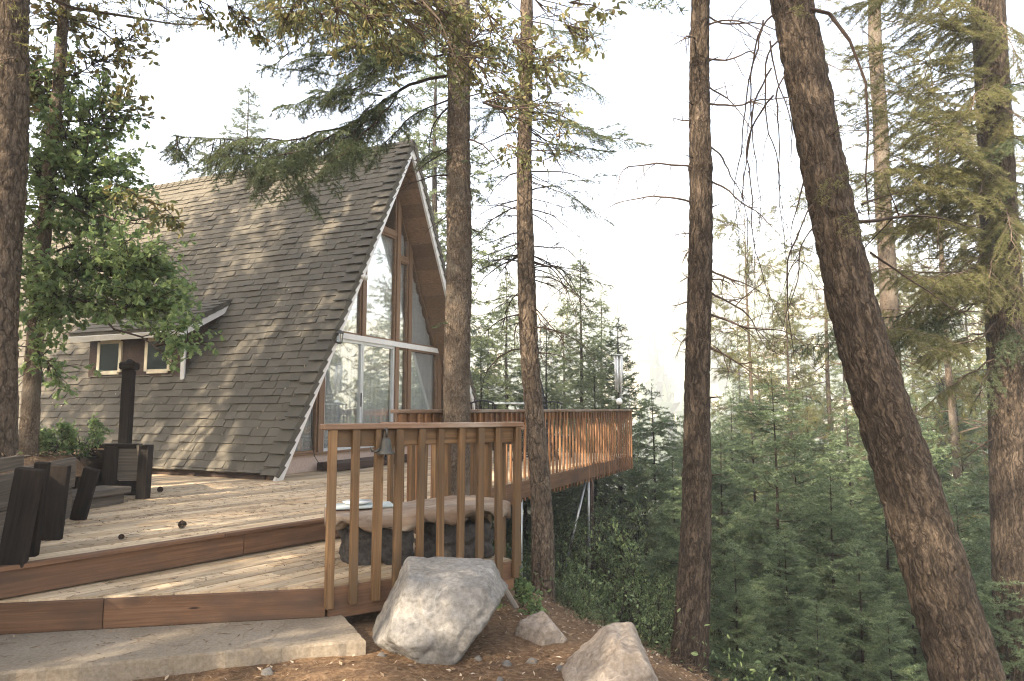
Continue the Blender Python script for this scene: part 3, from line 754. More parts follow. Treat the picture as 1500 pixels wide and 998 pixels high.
# ------------------------------------------------------------------ planter boxes, posts at the left
def stake(mb, b, top, wx, wy, faceang):
    ex = top - b; f = V3(math.cos(faceang), math.sin(faceang), 0); ey = nrm(np.cross(ex, f)); ez = np.cross(nrm(ex), ey)
    cbox(mb, (b + top) / 2, ex, ey, ez, (np.linalg.norm(ex), wx, wy), .006)
W0, W1 = V3(-3.55, 4.35, 0), V3(-4.12, 6.45, 0)
wd = nrm(W1 - W0); wn = np.cross(wd, (0, 0, 1)); wn = wn if wn[0] > 0 else -wn
t = thing('retaining_wall', 'leaning retaining wall of dark stakes and grey boards at the deck edge', 'retaining wall', tuple(W0 + wd))
for i, (f0, f1, z, hh) in enumerate(((-.35, .42, .13, .26), (-.35, .42, .40, .26), (.43, 1.0, .14, .27), (.43, 1.0, .42, .27), (-.3, .45, .60, .10))):
    L = np.linalg.norm(W1 - W0); lean = wn * (.06 * z)
    mb = MB(); bar(mb, W0 + wd * L * f0 + V3(0, 0, z) + lean, W0 + wd * L * f1 + V3(0, 0, z) + lean, .05, hh, tint=rng.random()); part(mb, 'board', M['greyboard'], t)
for px0, py0, px1, py1, wpx in ((17, 829, 49, 686, 34), (45, 815, 67, 677, 17), (72, 791, 89, 681, 31), (114, 762, 138, 686, 20)):
    d = ray(px0, py0); b = d * (1.0 / -d[2]) + V3(0, 0, 1)
    tp = at(px1, py1, b[1]); tp = V3(tp[0], b[1] - .03, max(.3, tp[2]))
    mb = MB(); stake(mb, b, tp, wpx * b[1] / 1000, .065, -1.35); part(mb, 'stake', M['tie'], t)
t = thing('planter_box', 'dark timber planter box with a grey end panel by the cabin eave', 'planter', (-4.6, 8.2, 0))
A, B_, C_ = V3(-4.16, 7.85, 0), V3(-5.6, 8.0, 0), V3(-4.78, 8.8, 0)
mb = MB(); bar(mb, A + V3(-.40, .05, .28), B_ + V3(0, 0, .28), .05, .52); part(mb, 'side_board', M['tie'], t)
mb = MB(); bar(mb, A + V3(-.32, .02, .40), A + V3(-.06, 0.0, .40), .05, .40); part(mb, 'end_panel', M['greyboard'], t)
mb = MB(); bar(mb, A + V3(-.32, .06, .11), A + V3(-.06, .04, .11), .05, .16); part(mb, 'lower_panel', M['tie'], t)
mb = MB(); bar(mb, A + V3(0, .06, .30), C_ + V3(0, 0, .30), .05, .5); part(mb, 'side_board', M['greyboard'], t)
for p, h, wx in ((A, .60, .11), (A + V3(-.38, .0, 0), .58, .13), (B_, .56, .13)):
    mb = MB(); bar(mb, p + V3(0, -.02, 0.0), p + V3(0.01, -.02, h), wx, .12, up=(0, 1, 0)); part(mb, 'stake', M['tie'], t)
mb = MB(); bar(mb, B_ + V3(-.3, .0, .585), A + V3(-.1, .03, .585), .14, .05); part(mb, 'coping', M['tie'], t)
# grey plank step
t = thing('plank_step', 'thick grey plank step between the leaning wall and planter box', 'step', (-4.2, 7.0, 0))
a, b = at(128, 742, 6.9), at(195, 737, 7.35)
mb = MB(); bar(mb, V3(-4.50, 6.75, .14), V3(-4.30, 7.55, .14), .40, .07, ch=.01); part(mb, 'tread', M['greyboard'], t)
mb = MB(); bar(mb, V3(-4.49, 6.79, .05), V3(-4.32, 7.50, .05), .32, .10); part(mb, 'riser', M['greyboard'], t)
# bank of soil held up by the walls
def bank():
    n = 46; xs = np.linspace(-9.5, 0, n); ys = np.linspace(0, 1, n)
    X = []; 
    for j in range(n):
        for i in range(n):
            y = 3.2 + ys[j] * 6.2
            xr = (-3.62 - .27 * (y - 4.35)) if y < 6.6 else (-4.55 if y < 7.6 else -5.3)
            xr = min(xr, -3.3)
            x = -9.5 + (xr + 9.5) * i / (n - 1)
            e = min(1, (n - 1 - i) / 1.5)
            z = .30 + .20 * e + .05 * (xr - x) + .06 * mnoise.noise((x * 1.7, y * 1.7, 3)) + .03 * mnoise.noise((x * 6, y * 6, 1))
            if y < 3.5: z = -.5 + (z + .5) * (y - 3.2) / .3
            X.append((x, y, z))
    i = np.arange(n - 1)[:, None] * n; j = np.arange(n - 1)[None]
    q = np.stack([i + j, i + j + 1, i + n + j + 1, i + n + j], -1).reshape(-1, 4)
    mb = MB(); mb.add(np.array(X), q, np.full(len(q), .5)); tag(mb.obj('soil_bank', M['ground'], smooth=True), kind='structure')
bank()
mb = MB(); stake(mb, V3(-3.5, 4.22, .2), V3(-3.47, 4.22, .72), .10, .09, 0); o = mb.obj('wooden_post', M['redboard'], loc=(-3.5, 4.22, .2))
tag(o, 'short reddish post end at the left edge above the leaning stakes', 'post')
p = at(182, 668, 9.0); t = thing('wooden_post', 'dark garden post with a wider capped top in front of the dormer', 'post', (p[0], p[1], .3))
mb = MB(); bar(mb, V3(p[0], p[1], .3), V3(p[0], p[1], 1.52), .125, .125, ch=.01); part(mb, 'shaft', M['tie'], t)
mb = MB(); cbox(mb, V3(p[0], p[1], 1.57), (1, 0, 0), (0, 1, 0), (0, 0, 1), (.19, .19, .10), .02); tube(mb, [V3(p[0], p[1], 1.62), V3(p[0], p[1], 1.63), V3(p[0], p[1], 1.66)], [.08, .07, .03], 4); part(mb, 'post_cap', M['tie'], t)
mb = MB(); bar(mb, at(80, 668, 8.9), at(186, 664, 8.9), .06, .10); bar(mb, at(80, 672, 8.92) + V3(0, .02, -.09), at(186, 672, 8.92) + V3(0, .02, -.09), .05, .09)
o = mb.obj('landscape_timber', M['fascia'], loc=at(130, 668, 8.9)); tag(o, 'low brown timber lying against the foot of the dark garden post', 'timber')

# ------------------------------------------------------------------ rocks, bench, small things
def rock(planes, scale, seed, sub=5, amp=.05, sharp=9):
    bm_ = bpy.data.meshes.new('tmp'); import bmesh
    b = bmesh.new(); bmesh.ops.create_icosphere(b, subdivisions=sub, radius=1); 
    d = np.array([v.co[:] for v in b.verts]); f = np.array([[v.index for v in q.verts] for q in b.faces]); b.free(); bpy.data.meshes.remove(bm_)
    d = nrm(d); r = np.zeros(len(d))
    acc = np.zeros(len(d))
    for n, k in planes:
        n = np.array(n, float); l = np.linalg.norm(n); n /= l
        acc += np.maximum(0, d @ n / (k / l)) ** (sharp * 2)
    r = acc ** (-1 / (sharp * 2))
    p = d * r[:, None]
    o = []
    for q, dd in zip(p, d):
        v = Vector(q * 2.2) + Vector((seed, seed * 2, 0))
        h = mnoise.fractal(v, .8, 2.1, 6) * amp - amp * 1.2 * max(0, .12 - abs(mnoise.noise(v * 1.4 + Vector((9, 2, 4))))) / .12 * .35 + amp * .3 * mnoise.noise(v * 7)
        o.append(q + dd * h)
    mb = MB(); mb.add(np.array(o) * np.array(scale), f, np.full(len(f), .5), np.array(o) * np.array(scale) + seed)
    return mb
pl = [((.03, -.12, 1), .25), ((.80, -.12, -.60), .275), ((-1, -.25, .45), .36), ((-.15, -1, .55), .30), ((.1, -1, -.25), .36), ((-.6, -.6, -.6), .42), ((.85, -.1, .5), .385), ((0, 1, .1), .36), ((0, 0, -1), .32), ((.5, -1, .2), .42)]
mb = rock(pl, (.95, 1, .9), 3.1, 6, .030, 22); o = mb.obj('boulder', M['rock'], smooth=True); o.location = tuple(at(651, 893, 4.55)); tag(o, 'large grey boulder with a flat top in front of the short railing', 'boulder', 'boulders on the dirt')
pl = [((-.5, -.35, 1), .17), ((.75, .0, .8), .16), ((-.8, -.5, .25), .14), ((.35, -1, .1), .12), ((.7, -.5, -.5), .15), ((0, 1, 0), .16), ((0, 0, -1), .16), ((.25, -.8, .75), .165)]
mb = rock(pl, (.72, .8, .74), 5.7, 5, .016, 22); o = mb.obj('boulder', M['rockbrown'], smooth=True); o.location = tuple(at(800, 936, 4.75)); o.rotation_euler = (0, .1, .2); tag(o, 'small angular brown rock between the big boulder and the rounded one', 'boulder', 'boulders on the dirt')
pl = [((-.75, -.1, .8), .22), ((.15, -.1, 1), .26), ((.95, -.1, .45), .24), ((.1, -1, .4), .24), ((-.5, -1, .2), .28), ((0, 1, .1), .3), ((0, 0, -1), .3), ((-1, 0, .1), .31), ((.8, -.6, .1), .28)]
mb = rock(pl, (.92, 1, .95), 9.3, 6, .04, 12); o = mb.obj('boulder', M['rockbrown'], smooth=True); o.location = tuple(at(902, 1003, 3.95)); tag(o, 'rounded pale brown boulder at the lower edge beside the drop', 'boulder', 'boulders on the dirt')
# log bench on the lower deck
bo = V3(-.76, 5.72, -.2); bd = nrm(V3(1.25, .42, 0)); bn = V3(-bd[1], bd[0], 0)
t = thing('log_bench', 'thick rough slab bench on dark stumps behind the short railing', 'bench', tuple(bo))
n1, n2 = 40, 28
pts = []; 
for i in range(n1):
    u = -.75 + 1.5 * i / (n1 - 1)
    for j in range(n2):
        a = 2 * math.pi * j / n2
        c, s = math.cos(a), math.sin(a); ex = .30 + .05 * mnoise.noise((u * 3, 1, 0)) + .03 * mnoise.noise((u * 9, 4, 0)); ex *= min(1, .35 + 3.5 * (.76 - abs(u)))
        v = abs(c) ** .35 * math.copysign(1, c) * ex; z = abs(s) ** .3 * math.copysign(1, s) * (.055 if s > 0 else .06)
        k = mnoise.fractal(Vector((u * 5, v * 7, z * 9 + 2)), .8, 2, 4)
        q = bo + bd * u + bn * (v + .035 * k) + V3(0, 0, .37 + z + (.018 if s > 0 else .075) * k + .02 * math.sin(u * 4))
        pts.append(q)
i = np.arange(n1 - 1)[:, None] * n2; j = np.arange(n2)[None]; q = np.stack([i + j, i + (j + 1) % n2, i + n2 + (j + 1) % n2, i + n2 + j], -1).reshape(-1, 4)
mb = MB(); mb.add(np.array(pts), q, np.full(len(q), .5), np.array(pts) @ np.stack([bd, bn, V3(0, 0, 1)], 1))
mb.l.append(np.arange(n2)[::-1]); mb.t.append(np.array([n2])); mb.ti.append(np.array([.5])); mb.mi.append(np.array([0]))
mb.l.append(np.arange(n2) + (n1 - 1) * n2); mb.t.append(np.array([n2])); mb.ti.append(np.array([.5])); mb.mi.append(np.array([0]))
M['slab'] = wood('rough slab', [(.16, .12, .085), (.27, .215, .165), (.38, .32, .26)], wear=(.2, .12, .07), rough=.85, grain=(2, 22, 22), tintamt=.1)
part(mb, 'seat', M['slab'], t, True)
box_planes = [((1, 0, .1), .27), ((-1, 0, -.12), .29), ((0, 1, 0), .2), ((0, -1, .05), .2), ((0, 0, 1), .14), ((0, 0, -1), .14), ((.7, .7, 0), .25), ((-.7, -.7, .2), .24)]
for u, sc, sd in ((-.33, (1.0, .9, 1.0), 1.3), (.32, (1.15, .9, 1.02), 4.4)):
    mb = rock(box_planes, sc, sd, 5, .075, 7); q = bo + bd * u + V3(0, 0, .135); mb.v = [a + q for a in mb.v]; part(mb, 'stump', M['rockdark'], t, True)
top = bo + V3(0, 0, .44)
mb = MB(); q = bo + bd * -.48 + bn * .02 + V3(0, 0, .432); cbox(mb, q, bd, bn, (0, 0, 1), (.52, .26, .016), .004); o = mb.obj('slate_board', M['bluegrey'], loc=q); tag(o, 'pale grey green board lying on the left end of the log bench', 'board')
mb = MB(); q = bo + bd * -.50 + bn * .05 + V3(0, 0, .441); tube(mb, [q, q + V3(0, 0, .003), q + V3(0, 0, .022), q + V3(0, 0, .026), q + V3(0, 0, .020), q + V3(0, 0, .006)], [.05, .075, .115, .118, .108, .07], 24)
o = mb.obj('dish', M['plate'], loc=q, smooth=True); tag(o, 'white shallow dish on the pale board on the log bench', 'dish')
# bell on the short railing
f = .235; p = V3(-1.26, 4.785, 0) * (1 - f) + V3(.01, 5.615, 0) * f; rn = nrm(V3(.55, -.84, 0)); p = p + rn * .13
t = thing('bell', 'small dark bronze bell hanging from a bracket on the short railing', 'bell', (p[0], p[1], .70))
mb = MB(); zc = .70
prof = [(.004, .105), (.022, .10), (.034, .085), (.038, .05), (.045, .02), (.060, -.005), (.066, -.012), (.060, -.014), (.050, .0), (.036, .04), (.0, .07)]
tube(mb, [p + V3(0, 0, zc + z) for r, z in prof], [r for r, z in prof], 24, cap=False); part(mb, 'bell_body', M['bronze'], t, True)
mb = MB(); tube(mb, [p - rn * .075 + V3(0, 0, zc + .08), p - rn * .06 + V3(0, 0, zc + .15), p + V3(0, 0, zc + .165), p + rn * .02 + V3(0, 0, zc + .14), p + V3(0, 0, zc + .10)], [.009, .009, .009, .008, .007], 8)
cbox(mb, p - rn * .082 + V3(0, 0, zc + .1), (0, 0, 1), rn, np.cross(rn, (0, 0, 1)), (.12, .014, .05), .003); part(mb, 'bracket', M['bronze'], t, True)
mb = MB(); tube(mb, [p + V3(0, 0, zc + .03), p + V3(0, 0, zc - .03), p + V3(0, 0, zc - .04), p + V3(0, 0, zc - .055)], [.004, .004, .012, .006], 8); part(mb, 'clapper', M['blackmetal'], t, True)
mb = MB(); sx = nrm(np.cross(rn, (0, 0, 1))); sx = sx if sx[0] < 0 else -sx
tube(mb, [p + V3(0, 0, zc + .03) + sx * .04, p + sx * .075 + V3(0, 0, zc + .005), p + sx * .105 + V3(0, 0, zc + .012), p + sx * .118 + V3(0, 0, zc + .04)], [.008, .008, .007, .004], 8); part(mb, 'handle', M['bronze'], t, True)
# pine cones
def cone_mb(seed):
    r = np.random.default_rng(seed); mb = MB()
    for k in range(70):
        z = k / 70; a = k * 2.399; rad = .026 * math.sin(math.pi * (.12 + .85 * z)) ; c = V3(math.cos(a), math.sin(a), 0)
        b0 = V3(0, 0, z * .06) + c * rad * .4; tip = V3(0, 0, z * .06 + .008) + c * (rad + .012 * (1 - .4 * z)); sd = np.cross(c, (0, 0, 1)) * .008
        mb.add([b0 - sd * .5, b0 + sd * .5, tip + sd, tip - sd, tip + V3(0, 0, .004)], [[0, 1, 2, 3], [0, 3, 4], [1, 0, 4], [2, 1, 4], [3, 2, 4]])
    return mb
CONE = None
for px, py, lab, sc in ((231, 722, 'pine cone on the deck just off the planter box corner', 1.0), (260, 775, 'pine cone alone in the middle of the deck planks', 1.0), (95, 772, 'pine cone at the foot of the second leaning stake', .9), (42, 826, 'pine cone by the nearest stake at the deck edge', .95), (178, 790, 'tiny pine cone on the planks near the front deck edge', .6)):
    d = ray(px, py); p = d * (1 / -d[2]) + V3(0, 0, 1)
    if CONE is None: CONE = cone_mb(3).mesh('pine_cone', M['cone'])
    o = bpy.data.objects.new('pine_cone', CONE); COL.objects.link(o); o.location = (p[0], p[1], .03 * sc); o.rotation_euler = (1.4, .3, rng.random() * 6); o.scale = (sc,) * 3
    tag(o, lab, 'pine cone', 'pine cones on the deck')
# deck furniture tips above the long railing
def chair(p, ang, lab):
    t = thing('patio_chair', lab, 'chair', tuple(p), 'metal chairs on the deck'); c, s = math.cos(ang), math.sin(ang); X, Yv = V3(c, s, 0), V3(-s, c, 0)
    mb = MB(); cbox(mb, p + V3(0, 0, .44), X, Yv, (0, 0, 1), (.46, .44, .03)); part(mb, 'seat', M['blackmetal'], t)
    for a in (-.2, .2):
        for b in (-.2, .2):
            mb = MB(); bar(mb, p + X * a + Yv * b, p + X * a * .95 + Yv * b * .95 + V3(0, 0, .425), .025, .025); part(mb, 'leg', M['blackmetal'], t)
    mb = MB()
    for u in np.linspace(-.2, .2, 6): bar(mb, p + X * u - Yv * .21 + V3(0, 0, .456), p + X * u - Yv * .30 + V3(0, 0, 1.10 + .05 * math.cos(u * 7)), .016, .016)
    tube(mb, [p + X * u - Yv * (.30) + V3(0, 0, 1.11 + .05 * math.cos(u * 7)) for u in np.linspace(-.23, .23, 9)], [.014] * 9, 8); part(mb, 'backrest', M['blackmetal'], t)
chair(V3(at(698, 600, 12.6)[0], 12.6, 0), .4, 'black metal chair back showing over the railing beside the thick trunk')
chair(V3(at(818, 600, 14.4)[0], 14.4, 0), -.5, 'black metal chair back showing over the railing right of the crooked trunk')
q = at(752, 600, 13.2); t = thing('patio_table', 'table under a pale striped cloth behind the long railing', 'table', (q[0], q[1], 0))
mb = MB()
for k in range(9): cbox(mb, V3(q[0] - .4 + k * .1, q[1], 1.115), (0, 1, 0), (1, 0, 0), (0, 0, 1), (.8, .098, .03), .004, mat=k % 2)
part(mb, 'table_top', [M['stripe'], M['bluegrey']], t)
for a in (-.35, .35):
    for b in (-.3, .3):
        mb = MB(); bar(mb, V3(q[0] + a, q[1] + b, 0), V3(q[0] + a, q[1] + b, 1.098), .04, .04); part(mb, 'leg', M['blackmetal'], t)
q = at(785, 600, 13.6); q[2] = 0; t = thing('trellis', 'dark lattice obelisk trellis rising behind the crooked trunk', 'trellis', tuple(q))
mb = MB(); ap = q + V3(0, 0, 1.95)
for k in range(4):
    a, b = k * math.pi / 2 + .5, (k + 1) * math.pi / 2 + .5
    f0, f1 = q + V3(math.cos(a), math.sin(a), 0) * .52, q + V3(math.cos(b), math.sin(b), 0) * .52
    bar(mb, f0, ap, .035, .035)
    for u in np.linspace(.05, .92, 20): bar(mb, f0 + (ap - f0) * u, f1 + (ap - f1) * u, .022, .03)
    for w_ in (.25, .5, .75): bar(mb, f0 + (f1 - f0) * w_, ap, .02, .02)
part(mb, 'lattice', M['blackmetal'], t)
# loose pale sticks and small stones
for a, b, r, lab in ((at(739, 862, 5.35), at(757, 892, 5.25), .016, 'short pale broken stake leaning beside the big boulder'),):
    mb = MB(); bar(mb, a, b, .05, .02); o = mb.obj('broken_stake', M['greyboard'], loc=b); tag(o, lab, 'stake')
stone_me = None
for k, (px, py, s) in enumerate(((742, 968, .022), (733, 992, .018), (780, 962, .025), (820, 970, .024), (836, 976, .022), (700, 962, .02), (655, 962, .017), (560, 958, .022), (548, 985, .016), (390, 984, .03))):
    d = ray(px, py); q = d * ((1.0 + .49) / -d[2]) + V3(0, 0, 1)
    if stone_me is None: stone_me = rock(pl, (4, 4, 2.4), 2.2, 3, .02, 8).mesh('stone', M['rock'], True)
    o = bpy.data.objects.new('stone', stone_me); COL.objects.link(o); o.location = (q[0], q[1], float(gz(q[0], q[1])) + s * .4); o.scale = (s, s * .8, s); o.rotation_euler = (0, 0, k * 1.3)
    tag(o, 'small pale stone lying loose on the brown dirt before the boulders', 'stone', 'pale stones on the dirt')
# leaf litter (nobody could count it)
mb = MB(); r = np.random.default_rng(5); n = 5200
xy = np.stack([r.uniform(-3.2, 2.4, n), r.uniform(2.6, 7.5, n)], 1)
ok = (xy[:, 1] < 4.37 + (xy[:, 0] + .9) * .29 - .02) | (xy[:, 0] > -.85 + (xy[:, 1] - 4.4) * .3); xy = xy[ok]
pos = np.column_stack([xy, gz(xy[:, 0], xy[:, 1]) + .012])
dr = r.normal(size=pos.shape); dr[:, 2] *= .15
leaves(mb, pos, dr, .035, r, 'diamond', (0, 1), droop=-.05, ups=3)
needl = pos[r.integers(0, len(pos), 5000)] + r.normal(size=(5000, 3)) * [.1, .1, .003]
dd = r.normal(size=needl.shape) * [1, 1, .08]; needles(mb, needl, needl + nrm(dd) * .05, 10, .045, .003, r, fwd=3, tint=(.1, .6))
tag(mb.obj('leaf_litter', M['litter']), kind='stuff')
mb = MB(); n = 900
xy = np.stack([r.uniform(-4.5, -.2, n), r.uniform(3.6, 9.5, n)], 1)
up = (xy - P6[:2]) @ BN; lo = (xy[:, 1] > 4.45 + (xy[:, 0] + 3.23) * .19) & (xy[:, 0] < -.6)
z = np.where(up > .05, .004, np.where(lo, -.195, -.395)); keep = (up > .05) | lo | (xy[:, 1] > 3.9 + (xy[:, 0] + 2.7) * .3)
keep &= ~((xy[:, 0] > -1.3) & (z < -.3)); pos = np.column_stack([xy, z + .004])[keep]
dr = r.normal(size=pos.shape); dr[:, 2] *= .05; leaves(mb, pos, dr, .022, r, 'diamond', (0, .75), droop=0, ups=4)
nd = pos[r.integers(0, len(pos), 2600)] + r.normal(size=(2600, 3)) * [.16, .16, 0]; nd = nd[((nd[:, :2] - P6[:2]) @ BN > .06) | (nd[:, 2] < -.1)]
dd = r.normal(size=nd.shape) * [1, 1, .02]; needles(mb, nd, nd + nrm(dd) * .04, 10, .05, .0032, r, fwd=4, flat=.1, tint=(.05, .5))
tag(mb.obj('fallen_leaves', M['litter']), kind='stuff')
mb = MB(); n = 3000
xy = np.stack([r.uniform(-8, -3.7, n), r.uniform(3.6, 8.8, n)], 1); xy = xy[(xy[:, 0] < -3.75 - .27 * (xy[:, 1] - 4.35))]
z = np.array([.52 + .05 * ((-3.62 - .27 * (y - 4.35)) - x) + .06 * mnoise.noise((x * 1.7, y * 1.7, 3)) for x, y in xy])
pos = np.column_stack([xy, z + .02]); dr = r.normal(size=pos.shape); dr[:, 2] *= .3; leaves(mb, pos, dr, .05, r, 'diamond', (0, 1), droop=0, ups=2)
tag(mb.obj('leaf_litter', M['litter']), kind='stuff')

# ------------------------------------------------------------------ vegetation generators
class Fol:
    """collects twigs, needle bearing shoots and leaf spots of one crown"""
    def __init__(s, seed): s.w = []; s.n = []; s.lp = []; s.ld = []; s.r = np.random.default_rng(seed); s.tubes = []
    def wood_mb(s, mb, k=4):
        if s.w:
            a = np.array([np.concatenate([p, q, [r0, r1]]) for p, q, r0, r1 in s.w])
            seg_tubes(mb, a[:, 0:3], a[:, 3:6], a[:, 6], a[:, 7], k)
        for pts, rad, kk in s.tubes: tube(mb, pts, rad, kk)
        return mb
    def needle_mb(s, mb, per_m, ln, wd, **k):
        a = np.array([q if len(q) == 7 else np.append(q, s.r.random() * .6) for q in s.n]); needles(mb, a[:, :3], a[:, 3:6], per_m, ln, wd, s.r, base=a[:, 6], **k); return mb
    def leaf_mb(s, mb, size, shape, **k):
        leaves(mb, np.array(s.lp), np.array(s.ld), size, s.r, shape, **k); return mb
def bend(p0, p1, n, r, sag=0.0, wob=.06):
    p0, p1 = np.asarray(p0, float), np.asarray(p1, float); t = np.linspace(0, 1, n)[:, None]; L = np.linalg.norm(p1 - p0)
    p = p0 + (p1 - p0) * t; p[:, 2] -= (sag * L * 4 * t * (1 - t))[:, 0]
    o = np.cumsum(r.normal(size=(n, 3)), 0); o -= o[0]; o -= o[-1] * t
    return p + o * (wob * L / math.sqrt(n))
def lerp_path(pts, f):
    f = f * (len(pts) - 1); i = min(int(f), len(pts) - 2); return pts[i] + (pts[i + 1] - pts[i]) * (f - i), nrm(pts[i + 1] - pts[i])
def bough(F, pts, r0, tw, spacing=.06, hang=.35, sub=.055, t0=.18, bare=0):
    """a flat conifer bough along pts: side shoots left and right, shorter shoots on them"""
    r = F.r; n = len(pts); L = np.sum(np.linalg.norm(np.diff(pts, axis=0), axis=1))
    for i in range(n - 1): F.w.append((pts[i], pts[i + 1], r0 * (1 - .85 * i / (n - 1)), r0 * (1 - .85 * (i + 1) / (n - 1))))
    F.n.append(np.concatenate([pts[-2], pts[-1]]))
    m = max(3, int(L * (1 - t0) / spacing)); sg = 1; bt = r.random() * .35
    for k in range(m):
        t = t0 + (1 - t0) * (k + r.random() * .8) / m; t = min(t, .995); p, T = lerp_path(pts, t); sg = -sg
        S = nrm(np.cross(T, (0, 0, 1))) * sg
        l = tw * (min(1, (t - t0 + .12) / .3) * (1 - t) ** .65 + .14) * (.65 + .6 * r.random())
        if l < .04: continue
        d = nrm(T * (.55 + .3 * r.random()) + S + np.array([0, 0, -hang * (.5 + r.random()) + .1]))
        e = p + d * l; e[2] -= hang * l * .35 * r.random()
        q = (p + e) / 2 + np.array([0, 0, .08 * l])
        for a, b in ((p, q), (q, e)):
            F.w.append((a, b, .0035, .002)); 
            if r.random() > bare: F.n.append(np.concatenate([a, b, [bt + .3 * t ** 2 * r.random()]]))
        ns = int(l / sub); d2 = nrm(e - p); s2 = nrm(np.cross(d2, (0, 0, 1)))
        for j in range(ns):
            u = .22 + .75 * (j + r.random() * .6) / max(1, ns); c = p + (e - p) * u + np.array([0, 0, .08 * l * 4 * u * (1 - u)]) * .9
            ll = l * .42 * (1 - u * .75) * (.7 + .6 * r.random())
            if ll < .025 or r.random() < bare: continue
            dd = nrm(d2 * .8 + s2 * (1 if j % 2 else -1) * .9 + np.array([0, 0, -hang * .6 * r.random()]))
            F.n.append(np.concatenate([c, c + dd * ll, [bt + .3 * t ** 2 + .12 * u * r.random()]]))
def conifer(seed, Ht, R, whorl=.26, per=6, low=.08, tw=.5, droop=.25, up=.35, sag=.05, spacing=.075, sub=.07, hang=.3, bare=0, shape=.8):
    F = Fol(seed); r = F.r; z = Ht * low; ph = r.random() * 6
    while z < Ht * .985:
        f = z / Ht; l0 = R * (1 - f) ** shape * (.75 + .5 * r.random()) + .08
        for k in range(per if f < .9 else 4):
            ph += 2 * math.pi / per + r.normal() * .25; l = l0 * (.7 + .45 * r.random()); el = up * f * 1.6 - droop * (1 - f) + r.normal() * .08
            b = np.array([0, 0, z + r.normal() * whorl * .25]); d = np.array([math.cos(ph) * math.cos(el), math.sin(ph) * math.cos(el), math.sin(el)])
            e = b + d * l; pts = bend(b, e, max(3, int(l / .25) + 2), r, sag, .05); pts[-1, 2] += .06 * l
            bough(F, pts, .004 + .007 * l, min(tw, tw * (.35 + l / R)) , spacing, hang, sub, .12, bare)
        z += whorl * (.8 + .4 * r.random()) * (1 - .45 * f)
    F.n.append(np.array([0, 0, Ht * .97, 0, 0, Ht * 1.01]))
    return F
def pinecrown(seed, Ht, R, low=.35, nb=42, tuft=.16):
    F = Fol(seed); r = F.r
    for k in range(nb):
        f = low + (1 - low) * (k + r.random()) / nb; ph = r.random() * 6.28; l = R * (1.05 - f) ** .6 * (.55 + .6 * r.random()); el = -.15 + .6 * f + r.normal() * .2
        b = np.array([0, 0, f * Ht]); d = np.array([math.cos(ph) * math.cos(el), math.sin(ph) * math.cos(el), math.sin(el)])
        pts = bend(b, b + d * l, 6, r, .06, .12)
        for i in range(5): F.w.append((pts[i], pts[i + 1], .03 * (1 - i / 6), .03 * (1 - (i + 1) / 6)))
        for j in range(int(14 + l * 17)):
            t = .3 + .7 * r.random(); p, T = lerp_path(pts, t); dd = nrm(T + r.normal(size=3) * .8 + np.array([0, 0, .3])); e = p + dd * (.15 + .35 * r.random()) * (.5 + .5 * l / R)
            F.w.append((p, e, .008, .005))
            for q in range(3):
                d3 = nrm(dd + r.normal(size=3) * .6); F.n.append(np.concatenate([e - d3 * .02, e + d3 * tuft]))
    return F
def leafy(F, a, c, rad, ntw, nl, r0=.02, tipspread=1.0, curve=.1, wob=.10):
    """limb from a to c, twigs out to tips spread through an ellipsoid round c, leaves along the twigs"""
    r = F.r; rad = np.broadcast_to(np.asarray(rad, float), 3)
    a, c = np.asarray(a, float), np.asarray(c, float)
    pts = bend(a, c, 9, r, curve, wob)
    for i in range(8): F.w.append((pts[i], pts[i + 1], r0 * (1 - i / 9.5), r0 * (1 - (i + 1) / 9.5)))
    for k in range(ntw):
        d = nrm(r.normal(size=3)); tip = c + d * rad * (r.random() ** .45) * tipspread
        j = np.argmin(np.linalg.norm(pts[3:] - tip, axis=1)) + 3; j = max(3, j - r.integers(0, 3)); s = pts[min(j, 8)]
        q = bend(s, tip, 5, r, -.05, .16)
        for i in range(4): F.w.append((q[i], q[i + 1], .0065 * (1 - i / 5), .0065 * (1 - (i + 1) / 5)))
        for m in range(nl):
            u = .25 + .75 * r.random() ** .7; p, T = lerp_path(q, min(u, .999)); F.lp.append(p + r.normal(size=3) * .018); F.ld.append(T + r.normal(size=3) * .7)
def dead(F, p, d, L, r0, depth=2, grav=.25, wob=.35, nsub=4, step=.08):
    r = F.r; n = max(4, int(L / step)); pts = [np.asarray(p, float)]; d = nrm(d)
    for i in range(n):
        d = nrm(d + r.normal(size=3) * wob * .35 + np.array([0, 0, -grav * .18])); pts.append(pts[-1] + d * L / n)
    for i in range(n): F.w.append((pts[i], pts[i + 1], r0 * (1 - .9 * i / n), r0 * (1 - .9 * (i + 1) / n)))
    if depth > 0:
        for k in range(nsub):
            i = int(n * (.25 + .7 * r.random())); i = min(i, n - 1); T = nrm(pts[i + 1] - pts[i])
            dd = nrm(T * .6 + r.normal(size=3) * .75); dead(F, pts[i], dd, L * (.25 + .3 * r.random()), r0 * (1 - .8 * i / n) * .6, depth - 1, grav, wob, max(2, nsub - 1), step)
    return pts
